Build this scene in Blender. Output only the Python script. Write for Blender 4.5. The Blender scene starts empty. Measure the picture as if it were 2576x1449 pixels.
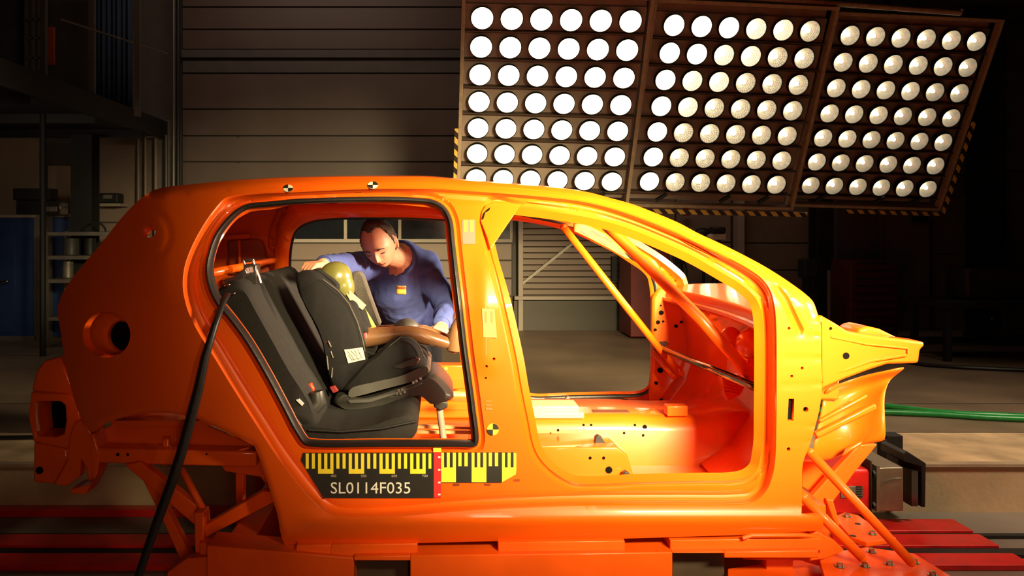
import bpy, bmesh, math, random
import numpy as np
from mathutils import Vector, Matrix, noise
from mathutils.geometry import delaunay_2d_cdt
random.seed(7)
S = bpy.context.scene
COL = S.collection

# ---------------------------------------------------------------- camera, world, lights, exposure
# level camera 3 m from the near flank of the car, lens shifted; the frame is 2576 x 1449
F, CX, CY, D0, CZ = 2110.0, 1111.0, 572.0, 3.0, 1.38
cam = bpy.data.cameras.new('camera')
cam.sensor_width = 36
cam.lens = F / 2576 * 36
cam.shift_x = (1288 - CX) / 2576
cam.shift_y = -(724.5 - CY) / 2576
camo = bpy.data.objects.new('camera', cam)
COL.objects.link(camo)
camo.location = (0, -D0, CZ)
camo.rotation_euler = (math.pi / 2, 0, 0)
S.camera = camo

wd = bpy.data.worlds.new('hall_air')
S.world = wd
wd.use_nodes = True
wd.node_tree.nodes['Background'].inputs[0].default_value = (1.0, 0.80, 0.62, 1)
wd.node_tree.nodes['Background'].inputs[1].default_value = 0.004

S.view_settings.view_transform = 'Standard'
S.view_settings.look = 'None'
S.view_settings.exposure = 0.0
S.view_settings.gamma = 1.0
S.view_settings.use_curve_mapping = False
S.cycles.use_denoising = True
S.cycles.max_bounces = 8
S.cycles.diffuse_bounces = 4
S.cycles.sample_clamp_indirect = 6.0


def area_light(name, loc, aim, sx, sy, power, col, spread=180):
    l = bpy.data.lights.new(name, 'AREA')
    l.shape = 'RECTANGLE'
    l.size, l.size_y = sx, sy
    l.energy = power
    l.color = col
    l.spread = math.radians(spread)
    o = bpy.data.objects.new(name, l)
    COL.objects.link(o)
    o.location = loc
    d = Vector(aim) - Vector(loc)
    o.rotation_euler = d.to_track_quat('-Z', 'Y').to_euler()
    return o


# second lamp bank of the test bay, on the camera's side, high and toward the nose of the car
area_light('lamp_bank_key', (1.95, -2.85, 2.45), (1.08, 0.1, 1.48), 1.2, 0.6, 150, (1, .85, .45), 43)
# lamp bank at the barrier end: shines in over the nose through the open windscreen
area_light('lamp_bank_front', (4.6, 0.6, 1.98), (-0.1, 1.1, 1.1), 1.2, 0.7, 95, (1, .80, .50), 46)
# added tall fill light behind the camera, opposite the centre pillar
area_light('soft_fill_light', (0.42, -4.3, 1.45), (-0.05, 0.5, 1.1), 0.34, 2.6, 6.0, (1, .54, .32), 60)
# added unseen fill lights that brighten the walls, gate and right-hand floor
area_light('hall_fill_back', (2.3, 6.2, 4.4), (2.2, 8.3, 0.9), 2.4, 0.3, 10, (1, .76, .54), 120)
area_light('hall_fill_right', (5.2, 0.2, 4.0), (3.6, 2.2, -0.1), 1.0, 0.4, 36, (1, .80, .54), 74)
area_light('hall_fill_gate', (-1.7, 5.6, 5.7), (-1.8, 8.3, 3.1), 2.6, 0.3, 15, (1, .76, .58), 130)
area_light('hall_fill_left', (-4.6, 4.2, 2.1), (-5.0, 8.3, 1.2), 1.2, 0.3, 3, (1, .80, .58), 150)


# ---------------------------------------------------------------- helpers
def P(px, py, y):
    d = D0 + y
    return Vector(((px - CX) * d / F, y, CZ - (py - CY) * d / F))


def lin(c):
    return tuple(((v / 12.92) if v <= .04045 else ((v + .055) / 1.055) ** 2.4) for v in c)


MATS = {}


def mat(name, col, rough=.5, metal=0., coat=0., var=.12, scale=6., bump=0., bscale=60., emit=None, estr=0., spec=.5, rvar=.1):
    if name in MATS:
        return MATS[name]
    m = bpy.data.materials.new(name)
    m.use_nodes = True
    nt = m.node_tree
    b = nt.nodes['Principled BSDF']
    b.inputs['Roughness'].default_value = rough
    b.inputs['Metallic'].default_value = metal
    b.inputs['Coat Weight'].default_value = coat
    b.inputs['Coat Roughness'].default_value = .06
    b.inputs['Specular IOR Level'].default_value = spec
    tc = nt.nodes.new('ShaderNodeTexCoord')
    n = nt.nodes.new('ShaderNodeTexNoise')
    n.inputs['Scale'].default_value = scale
    n.inputs['Detail'].default_value = 5
    nt.links.new(tc.outputs['Object'], n.inputs['Vector'])
    r = nt.nodes.new('ShaderNodeValToRGB')
    r.color_ramp.elements[0].position = .3
    r.color_ramp.elements[1].position = .7
    r.color_ramp.elements[0].color = (*[max(0, c * (1 - var)) for c in col], 1)
    r.color_ramp.elements[1].color = (*[min(1, c * (1 + var)) for c in col], 1)
    nt.links.new(n.outputs['Fac'], r.inputs['Fac'])
    nt.links.new(r.outputs['Color'], b.inputs['Base Color'])
    if rvar:
        mr = nt.nodes.new('ShaderNodeMapRange')
        mr.inputs['To Min'].default_value = max(0, rough - rvar)
        mr.inputs['To Max'].default_value = min(1, rough + rvar)
        nt.links.new(n.outputs['Fac'], mr.inputs['Value'])
        nt.links.new(mr.outputs['Result'], b.inputs['Roughness'])
    if bump:
        n2 = nt.nodes.new('ShaderNodeTexNoise')
        n2.inputs['Scale'].default_value = bscale
        n2.inputs['Detail'].default_value = 4
        nt.links.new(tc.outputs['Object'], n2.inputs['Vector'])
        bp = nt.nodes.new('ShaderNodeBump')
        bp.inputs['Strength'].default_value = bump
        bp.inputs['Distance'].default_value = .01
        nt.links.new(n2.outputs['Fac'], bp.inputs['Height'])
        nt.links.new(bp.outputs['Normal'], b.inputs['Normal'])
    if emit:
        b.inputs['Emission Color'].default_value = (*emit, 1)
        b.inputs['Emission Strength'].default_value = estr
    MATS[name] = m
    return m


ORANGE = mat('orange_paint', (.80, .100, .003), .38, 0, .75, .06, 3, .02, 25, rvar=.05, spec=.25)
SLED = mat('sled_orange_paint', (.76, .085, .003), .45, 0, .12, .10, 5, .06, 30, spec=.2)
BLACKRUB = mat('black_rubber', (.010, .010, .011), .45, bump=.1, rvar=.05)
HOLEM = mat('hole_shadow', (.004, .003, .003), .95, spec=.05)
FABRIC = mat('charcoal_fabric', (.019, .0165, .016), .9, spec=.25, var=.18, scale=40, bump=.35, bscale=420)
FABRIC2 = mat('black_fabric', (.010, .0085, .009), .92, spec=.25, var=.2, scale=30, bump=.3, bscale=380)
GREYFAB = mat('grey_fabric', (.075, .062, .052), .9, var=.2, scale=30, bump=.4, bscale=260)
PLASTIC = mat('dark_plastic', (.028, .025, .023), .42, var=.12, scale=12)
GREYPLA = mat('grey_plastic', (.055, .050, .046), .5, var=.12, scale=12)
STEEL = mat('bright_steel', (.62, .60, .57), .22, 1., var=.05, rvar=.06)
DULLSTEEL = mat('dull_steel', (.22, .19, .165), .5, .6, var=.15)
DARKSTEEL = mat('dark_steel', (.016, .015, .015), .55, .2, var=.2)
BLACKMET = mat('black_gloss_metal', (.22, .20, .19), .14, .9, var=.1, rvar=.03)
WHITEP = mat('off_white_paint', (.36, .29, .245), .6, var=.06)
BROWNP = mat('brown_vinyl', (.17, .078, .034), .28, 0, .4, .10, 14)
OLIVE = mat('olive_vinyl', (.125, .118, .032), .24, 0, .5, .08, 10)
SKIN = mat('skin', (.55, .25, .155), .5, var=.10, scale=18, bump=.12, bscale=90)
HAIR = mat('brown_grey_hair', (.075, .052, .038), .7, var=.35, scale=90, bump=.8, bscale=180)
BLUEC = mat('blue_cotton', (.055, .075, .27), .88, var=.14, scale=9, bump=.35, bscale=55)
TROUS = mat('dark_trousers', (.02, .02, .028), .9, bump=.2)
YELLOW = mat('yellow_print', (.86, .66, .035), .5, var=.05)
BLACKP = mat('black_print', (.012, .011, .010), .45, var=.1)
WHITEPR = mat('white_print', (.78, .76, .72), .5, var=.04)
REDP = mat('red_print', (.62, .02, .02), .45, var=.06)
REDPAINT = mat('red_paint', (.62, .012, .008), .42, 0, .2, .18, 9, .15, 40)
DARKRED = mat('dark_red_paint', (.20, .012, .010), .5, var=.15)
BLUEP = mat('blue_paint', (.018, .045, .17), .45, var=.1)
GREENP = mat('green_hose_rubber', (.02, .30, .06), .3, var=.15, scale=20)
WALLP = mat('wall_cladding', (.225, .155, .122), .55, var=.08, scale=3, bump=.05, bscale=14)
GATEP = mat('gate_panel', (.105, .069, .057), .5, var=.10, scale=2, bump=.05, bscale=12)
FRAMEP = mat('lamp_frame_metal', (.42, .29, .20), .5, .0, var=.15, scale=20)
RAILBACK = mat('lamp_rail_metal', (.36, .26, .21), .6, .1, var=.15)
GLASSD = mat('dark_window_glass', (.012, .013, .017), .12, 0, 0, .1, rvar=.02)
CONC = mat('concrete', (.25, .172, .115), .48, var=.22, scale=1.6, bump=.12, bscale=18, rvar=.12)
CONC2 = mat('concrete_wall', (.52, .40, .24), .75, var=.14, scale=2.4, bump=.25, bscale=22)
BOLTM = mat('zinc_bolt', (.42, .36, .28), .3, 1., var=.1)
CREAM = mat('cream_paper', (.70, .62, .48), .7, var=.05)
CREAMPR = mat('cream_print', (.62, .55, .36), .5, var=.05)
WLOC = {}


def wl(o):
    return WLOC.get(o.name, Vector((0, 0, 0))) if o else Vector((0, 0, 0))


def tag(o, label=None, cat=None, group=None, kind=None):
    if label: o['label'] = label
    if cat: o['category'] = cat
    if group: o['group'] = group
    if kind: o['kind'] = kind
    return o


def thing(name, label, cat, loc=(0, 0, 0), group=None):
    o = bpy.data.objects.new(name, None)
    COL.objects.link(o)
    o.location = loc
    o.empty_display_size = .1
    WLOC[o.name] = Vector(loc)
    return tag(o, label, cat, group)


class MB:
    def __init__(self):
        self.v, self.f = [], []

    def add(self, vs, fs):
        n = len(self.v)
        self.v += [Vector(p) for p in vs]
        self.f += [tuple(i + n for i in f) for f in fs]
        return self

    def hexa(self, p):
        return self.add(p, [(0, 3, 2, 1), (4, 5, 6, 7), (0, 1, 5, 4), (1, 2, 6, 5), (2, 3, 7, 6), (3, 0, 4, 7)])

    def box(self, c, s, R=None):
        c = Vector(c)
        h = [Vector((sx * s[0] / 2, sy * s[1] / 2, sz * s[2] / 2)) for sz in (-1, 1) for sx, sy in ((-1, -1), (1, -1), (1, 1), (-1, 1))]
        if R is not None: h = [R @ q for q in h]
        return self.hexa([c + q for q in h])

    def bb(self, x0, x1, y0, y1, z0, z1):
        return self.box(((x0 + x1) / 2, (y0 + y1) / 2, (z0 + z1) / 2), (abs(x1 - x0), abs(y1 - y0), abs(z1 - z0)))

    def pxbox(self, x0, y0, x1, y1, yw, depth):          # rectangle seen at depth yw, going back by depth
        a, b = P(x0, y0, yw), P(x1, y1, yw)
        return self.bb(a.x, b.x, yw, yw + depth, b.z, a.z)

    def prism(self, pts, off):
        pts = [Vector(p) for p in pts]
        n = len(pts)
        off = Vector(off)
        return self.add(pts + [p + off for p in pts], [tuple(range(n)), tuple(range(2 * n - 1, n - 1, -1))] +
                        [(i, i + n, (i + 1) % n + n, (i + 1) % n) for i in range(n)])

    def pxprism(self, poly, yw, depth):
        ys = yw if callable(yw) else (lambda a, b: yw)
        return self.prism([P(a, b, ys(a, b)) for a, b in poly], (0, depth, 0))

    def bar(self, a, b, w, h=None, up=(0, 0, 1)):
        a, b = Vector(a), Vector(b)
        h = h or w
        d = (b - a).normalized()
        u = Vector(up)
        if abs(d.dot(u)) > .95: u = Vector((0, 1, 0))
        s = d.cross(u).normalized()
        u = s.cross(d).normalized()
        c = [s * x * w / 2 + u * z * h / 2 for x, z in ((-1, -1), (1, -1), (1, 1), (-1, 1))]
        return self.hexa([a + q for q in c] + [b + q for q in c])

    def tube(self, pts, r, n=10, closed=False, caps=True, flat=1.0, ref=None):
        pts = [Vector(p) for p in pts]
        m = len(pts)
        rr = r if isinstance(r, (list, tuple)) else [r] * m
        rings = []
        pu = None
        for i, p in enumerate(pts):
            if closed: t = pts[(i + 1) % m] - pts[i - 1]
            else: t = pts[min(i + 1, m - 1)] - pts[max(i - 1, 0)]
            t.normalize()
            if ref is not None: u = Vector(ref)
            else: u = pu if pu is not None else (Vector((0, 0, 1)) if abs(t.z) < .9 else Vector((1, 0, 0)))
            u = (u - t * u.dot(t))
            if u.length < 1e-5: u = t.orthogonal()
            u.normalize()
            pu = u
            s = t.cross(u)
            rings.append([p + (u * math.cos(2 * math.pi * k / n) + s * math.sin(2 * math.pi * k / n) * flat) * rr[i] for k in range(n)])
        return self.loft(rings, closed, caps)

    def loft(self, rings, closed=False, caps=True):
        n = len(rings[0])
        m = len(rings)
        vs = [p for r in rings for p in r]
        fs = []
        for i in range(m if closed else m - 1):
            j = (i + 1) % m
            for k in range(n):
                fs.append((i * n + k, i * n + (k + 1) % n, j * n + (k + 1) % n, j * n + k))
        if caps and not closed:
            fs.append(tuple(range(n - 1, -1, -1)))
            fs.append(tuple((m - 1) * n + k for k in range(n)))
        return self.add(vs, fs)

    def strip(self, rows):                                 # open sheet through rows of points
        n = len(rows[0])
        return self.add([p for r in rows for p in r], [(i * n + k, i * n + k + 1, (i + 1) * n + k + 1, (i + 1) * n + k)
                                                      for i in range(len(rows) - 1) for k in range(n - 1)])

    def lathe(self, prof, o, axis, n=20, caps=True):
        o, a = Vector(o), Vector(axis).normalized()
        u = a.orthogonal().normalized()
        s = a.cross(u)
        return self.loft([[o + a * h + (u * math.cos(2 * math.pi * k / n) + s * math.sin(2 * math.pi * k / n)) * max(r, 1e-5) for k in range(n)] for r, h in prof], False, caps)

    def ball(self, c, r, n=16, m=10, R=None):
        c = Vector(c)
        r = r if isinstance(r, (tuple, list)) else (r, r, r)
        rings = []
        for i in range(m + 1):
            th = math.pi * i / m
            th = min(max(th, .02), math.pi - .02)
            ring = []
            for k in range(n):
                a = 2 * math.pi * k / n
                q = Vector((r[0] * math.sin(th) * math.cos(a), r[1] * math.sin(th) * math.sin(a), -r[2] * math.cos(th)))
                if R is not None: q = R @ q
                ring.append(c + q)
            rings.append(ring)
        return self.loft(rings)

    def capsule(self, pts, radii, n=12):
        self.tube(pts, list(radii), n)
        for p, r in zip(pts, radii): self.ball(p, r, n, 8)
        return self

    def build(self, name, m, parent=None, smooth=True, bevel=0, seg=2, sharp=38, label=None, local=False, thick=0, recalc=True, sub=0):
        me = bpy.data.meshes.new(name)
        c = Vector((0, 0, 0))
        if not local:
            lo = Vector([min(p[i] for p in self.v) for i in range(3)])
            hi = Vector([max(p[i] for p in self.v) for i in range(3)])
            c = (lo + hi) / 2
        me.from_pydata([p - c for p in self.v], [], self.f)
        me.materials.append(m)
        if recalc:
            bm = bmesh.new()
            bm.from_mesh(me)
            bmesh.ops.recalc_face_normals(bm, faces=bm.faces)
            bm.to_mesh(me)
            bm.free()
        if smooth:
            me.shade_smooth()
            if sharp: me.set_sharp_from_angle(angle=math.radians(sharp))
        o = bpy.data.objects.new(name, me)
        COL.objects.link(o)
        o.parent = parent
        if not local:
            o.location = c - wl(parent)
            WLOC[o.name] = c
        if thick:
            md = o.modifiers.new('t', 'SOLIDIFY')
            md.thickness = thick
            md.offset = -1
        if bevel:
            md = o.modifiers.new('b', 'BEVEL')
            md.width = bevel
            md.segments = seg
            md.limit_method = 'ANGLE'
            md.angle_limit = math.radians(35)
            md.harden_normals = False
        if sub:
            md = o.modifiers.new('s', 'SUBSURF')
            md.levels = md.render_levels = sub
        if label: o['label'] = label
        return o


def builds(self, name, m, parent=None, **kw):
    """one object for each connected piece"""
    par = list(range(len(self.v)))

    def find(i):
        while par[i] != i:
            par[i] = par[par[i]]
            i = par[i]
        return i
    for f in self.f:
        for i in f[1:]: par[find(i)] = find(f[0])
    grp = {}
    for f in self.f: grp.setdefault(find(f[0]), []).append(f)
    out = []
    for fs in grp.values():
        ids = sorted(set(i for f in fs for i in f))
        mp = {a: b for b, a in enumerate(ids)}
        q = MB()
        q.add([self.v[i] for i in ids], [tuple(mp[i] for i in f) for f in fs])
        out.append(q.build(name, m, parent, **kw))
    return out


MB.builds = builds


def struct(o, label=None):
    return tag(o, label, None, None, 'structure')


def cr(pts, closed=False, step=6.0):
    """centripetal Catmull-Rom through 2-D points, resampled evenly"""
    p = [np.array(q, float) for q in pts]
    n = len(p)
    out = []
    for i in range(n if closed else n - 1):
        if closed: a, b, c, d = p[i - 1], p[i], p[(i + 1) % n], p[(i + 2) % n]
        else:
            a = p[i - 1] if i else 2 * p[0] - p[1]
            b, c = p[i], p[i + 1]
            d = p[i + 2] if i + 2 < n else 2 * p[-1] - p[-2]
        t0 = 0
        t1 = t0 + max(1e-6, np.linalg.norm(b - a)) ** .5
        t2 = t1 + max(1e-6, np.linalg.norm(c - b)) ** .5
        t3 = t2 + max(1e-6, np.linalg.norm(d - c)) ** .5
        k = max(2, int(np.linalg.norm(c - b) / 2))
        for t in np.linspace(t1, t2, k, endpoint=False):
            A1 = (t1 - t) / (t1 - t0) * a + (t - t0) / (t1 - t0) * b
            A2 = (t2 - t) / (t2 - t1) * b + (t - t1) / (t2 - t1) * c
            A3 = (t3 - t) / (t3 - t2) * c + (t - t2) / (t3 - t2) * d
            B1 = (t2 - t) / (t2 - t0) * A1 + (t - t0) / (t2 - t0) * A2
            B2 = (t3 - t) / (t3 - t1) * A2 + (t - t1) / (t3 - t1) * A3
            out.append((t2 - t) / (t2 - t1) * B1 + (t - t1) / (t2 - t1) * B2)
    if not closed: out.append(p[-1])
    out = np.array(out)
    seg = np.vstack([out, out[:1]]) if closed else out
    L = np.concatenate([[0], np.cumsum(np.linalg.norm(np.diff(seg, axis=0), axis=1))])
    m = max(4, int(round(L[-1] / step)))
    s = np.linspace(0, L[-1], m, endpoint=False) if closed else np.linspace(0, L[-1], m + 1)
    return np.stack([np.interp(s, L, seg[:, 0]), np.interp(s, L, seg[:, 1])], 1)


def dist(q, poly, closed=True):
    a = poly
    b = np.roll(poly, -1, 0)
    if not closed: a, b = poly[:-1], poly[1:]
    out = np.empty(len(q))
    for s in range(0, len(q), 2000):
        x = q[s:s + 2000, None, :]
        ab = (b - a)[None]
        t = np.clip(((x - a[None]) * ab).sum(2) / np.maximum((ab ** 2).sum(2), 1e-9), 0, 1)
        out[s:s + 2000] = np.sqrt((((a[None] + ab * t[..., None]) - x) ** 2).sum(2)).min(1)
    return out


def inside(q, poly):
    x, y = q[:, 0], q[:, 1]
    r = np.zeros(len(q), bool)
    px, py = poly[:, 0], poly[:, 1]
    qx, qy = np.roll(px, -1), np.roll(py, -1)
    for i in range(len(poly)):
        c = ((py[i] > y) != (qy[i] > y))
        if abs(qy[i] - py[i]) > 1e-9:
            r ^= c & (x < (qx[i] - px[i]) * (y - py[i]) / (qy[i] - py[i]) + px[i])
    return r


def sstep(a, b, x):
    t = np.clip((x - a) / (b - a), 0, 1)
    return t * t * (3 - 2 * t)


def text(name, s, m, parent, pts, size, depth=.0008, label=None):
    """flat lettering; pts = (origin, right, up) in the world, size = cap height"""
    cu = bpy.data.curves.new(name, 'FONT')
    cu.body = s
    cu.size = size / .7
    cu.extrude = depth
    cu.resolution_u = 3
    tmp = bpy.data.objects.new('t', cu)
    COL.objects.link(tmp)
    dg = bpy.context.evaluated_depsgraph_get()
    me = bpy.data.meshes.new_from_object(tmp.evaluated_get(dg))
    bpy.data.objects.remove(tmp)
    o0, r, u = [Vector(p) for p in pts]
    r.normalize(); u = (u - r * u.dot(r)).normalized()
    nrm = r.cross(u)
    xs = [v.co.x for v in me.vertices]
    x0, x1 = min(xs), max(xs)
    mb = MB()
    mb.add([o0 + r * (v.co.x - x0) + u * v.co.y + nrm * v.co.z for v in me.vertices], [tuple(p.vertices) for p in me.polygons])
    return mb, (x1 - x0)


def lettering(name, s, m, parent, o0, r, u, width, height, depth=.001):
    mb, w = text(name, s, m, parent, (o0, r, u), 1.0)
    r, u, o0 = Vector(r).normalized(), Vector(u).normalized(), Vector(o0)
    n = r.cross(u)
    h = max((p - o0).dot(u) for p in mb.v)
    mb.v = [o0 + r * ((p - o0).dot(r) * width / w) + u * ((p - o0).dot(u) * height / h) + n * (depth if (p - o0).dot(n) > 0 else 0) for p in mb.v]
    return mb.builds(name, m, parent, smooth=False)


# ---------------------------------------------------------------- the car body shell
W = 1.70      # distance between the two flanks
car = thing('car_body', 'bare orange car body shell without doors, bolted onto the sled', 'car', (0, W / 2, .25))

OUT = [(383, 479), (414, 471), (465, 465), (517, 460), (589, 454), (655, 450), (722, 447.5), (881, 445), (1000, 445), (1071, 446), (1167, 454), (1288, 464),
       (1400, 473), (1477, 483), (1531, 497), (1589, 513), (1624, 526), (1706, 560), (1753, 585), (1836, 624), (1940, 680), (2029, 742), (2046, 760), (2057, 790),
       (2064, 812), (2066, 900), (2068, 964), (2062, 1026), (2050, 1075), (2036, 1122), (2020, 1165), (2018, 1243), (2016, 1292), (2071, 1302), (2071, 1328),
       (2056, 1335), (1951, 1341), (1870, 1345), (1700, 1351), (1567, 1355), (1264, 1361), (1050, 1366), (860, 1369), (716, 1370), (707, 1346), (698, 1296),
       (682, 1243), (665, 1189), (648, 1142), (640, 1122), (599, 1101), (537, 1072), (492, 1053), (446, 1042), (393, 1038), (339, 1044), (289, 1057), (256, 1071),
       (231, 1088), (207, 1057), (194, 1028), (178, 974), (166, 926), (152, 830), (145, 778), (154, 745), (166, 722), (207, 669), (259, 607), (300, 555), (345, 507), (366, 491)]
OPF = [(1240, 512), (1290, 519), (1345, 526), (1400, 534), (1469, 545), (1538, 561), (1593, 579), (1650, 602), (1733, 639), (1816, 686), (1867, 717), (1898, 746),
       (1913, 775), (1919, 808), (1921, 880), (1921, 950), (1920, 1050), (1919, 1115), (1914, 1145), (1905, 1178), (1881, 1199), (1845, 1208), (1756, 1210),
       (1605, 1213), (1472, 1218), (1440, 1214), (1410, 1200), (1380, 1177), (1358, 1152), (1343, 1122), (1328, 1050), (1313, 976), (1302, 911), (1285, 830),
       (1254, 698), (1236, 633), (1225, 585), (1222, 545)]
OPR = [(643, 511), (675, 508.5), (740, 502), (786, 500), (880, 497), (976, 496), (1050, 499), (1090, 504), (1118, 520), (1135, 550), (1144, 620), (1152, 690),
       (1160, 757), (1176, 895), (1184, 950), (1194, 1025), (1202, 1112), (1196, 1122), (1150, 1123), (960, 1123), (790, 1123), (766, 1118), (740, 1082), (715, 1034),
       (665, 940), (616, 858), (575, 802), (545, 766), (529, 735), (520, 705), (517, 675), (523, 640), (539, 594), (564, 557), (592, 530), (620, 515)]
O = [(545, 520), (564, 500), (592, 491), (647, 484), (740, 480), (820, 476), (913, 472), (1010, 471), (1103, 472), (1150, 475), (1240, 481), (1330, 488), (1400, 495), (1455, 502),
     (1524, 517), (1593, 539), (1650, 561), (1733, 597), (1816, 639), (1880, 674), (1916, 700), (1938, 730), (1949, 770), (1953, 820), (1954, 950), (1953, 1080), (1951, 1150),
     (1944, 1195), (1928, 1235), (1896, 1263), (1850, 1270), (1700, 1271), (1480, 1272), (1380, 1275), (1290, 1279), (1161, 1286), (1012, 1299), (940, 1304), (885, 1305),
     (841, 1299), (807, 1281), (777, 1253), (736, 1202), (693, 1144), (653, 1082), (591, 985), (533, 890), (500, 838), (474, 785), (461, 735), (460, 700), (465, 668), (474, 640), (495, 595), (523, 549)]
CREASE = [(1916, 697), (1945, 720), (1970, 746), (1985, 775), (1998, 803), (2012, 832)]
oO, oF, oR = cr(O, True, 7), cr(OPF, True, 7), cr(OPR, True, 7)
oOut = np.vstack([cr(OUT[:24], False, 7)[:-1], cr(OUT[23:33], False, 7)[:-1], np.array(OUT[32:36]), cr(OUT[36:44], False, 10)[:-1], cr(OUT[43:50], False, 7)[:-1],
                  cr(OUT[49:59], False, 7)[:-1], cr(OUT[58:] + OUT[:1], False, 7)[:-1]])
oTop = cr(OUT[:24], False, 7)
oCr = cr(CREASE, False, 5)
SEAMS = [([(1975, 842), (2062, 845)], .003, 3), ([(1972, 903), (2064, 903)], .004, 4), ([(1972, 968), (2064, 966)], .004, 4), ([(1965, 1075), (2050, 1072)], .003, 3),
         ([(1970, 1112), (2034, 1112)], .002, 3), ([(1985, 772), (2028, 748)], .002, 3), ([(1960, 1270), (2016, 1268)], .002, 4)]


def surf(q):
    """depth of the near flank at photo pixels q (n,2)"""
    q = np.atleast_2d(np.asarray(q, float))
    x, y = q[:, 0], q[:, 1]
    t = np.clip((775 - y) / 320, 0, 1.1)
    d = .27 * t ** 1.45                                               # tumblehome
    d += .20 * np.clip((430 - x) / 280, 0, 2) ** 2.2                  # rear corner rounds in
    d += .05 * (1 - np.clip(dist(q, oTop, False) / 24, 0, 1)) ** 2     # rail rounds over into roof
    d += .055 * np.clip((y - 1312) / 58, 0, 2) ** 2                   # sill tucks under
    d -= .016 * np.exp(-((y - 1305) / 20) ** 2) * sstep(720, 800, x)
    d += .012 * np.clip(1 - dist(q, cr(OUT[44:58], False, 8), False) / 14, 0, 1) ** 2
    inO = np.where(inside(q, oO), 1., -1.)
    dO = dist(q, oO) * inO
    dE = np.minimum(dist(q, oF), dist(q, oR))
    edge = 1 - sstep(-4, 4, np.abs(dO) - 4)
    d += .048 * sstep(0, 16, dO)                                      # step into the door frame
    d += .008 * sstep(17, 24, dO) * (1 - sstep(26, 36, dO))           # bead along it
    d += .018 * (1 - sstep(9, 17, dE)) * (inO > 0)                    # flange round each opening
    d -= .007 * (1 - sstep(0, 5, dE)) * (inO > 0)
    d += .017 * np.exp(-(dist(q, oCr, False) / 8) ** 2) * sstep(1938, 1962, x)
    # raised face of the centre pillar
    d -= .012 * np.exp(-((x - (1222 + (y - 800) * .02)) / 26) ** 2) * sstep(600, 700, y) * (1 - sstep(900, 960, y))
    for s, a, w in SEAMS:
        d += a * np.exp(-(dist(q, np.array(s, float), False) / w) ** 2)
    d += .006 * np.exp(-(np.abs(np.hypot((x - 375), (y - 590) * .9) - 52) / 6) ** 2) * 0.3
    return d


def sy(px, py):
    return float(surf([(px, py)])[0])


def circ(x, y, r, n=10, ry=None):
    ry = ry or r
    return np.array([(x + r * math.cos(2 * math.pi * k / n), y + ry * math.sin(2 * math.pi * k / n)) for k in range(n)])


FILL = circ(268, 842, 60, 26, 58)
HOLES = [circ(375, 582, 17, 12, 16), circ(1985, 826, 4, 6), circ(2018, 926, 4, 6), circ(1992, 946, 4, 6), circ(2027, 1030, 7, 8), circ(1984, 1130, 5, 7),
         circ(1243, 903, 4, 6), circ(1224, 922, 4, 6), circ(1222, 951, 3, 6), np.array([(1984, 1003), (1998, 1003), (1996, 1058), (1981, 1058)], float)]


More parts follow.
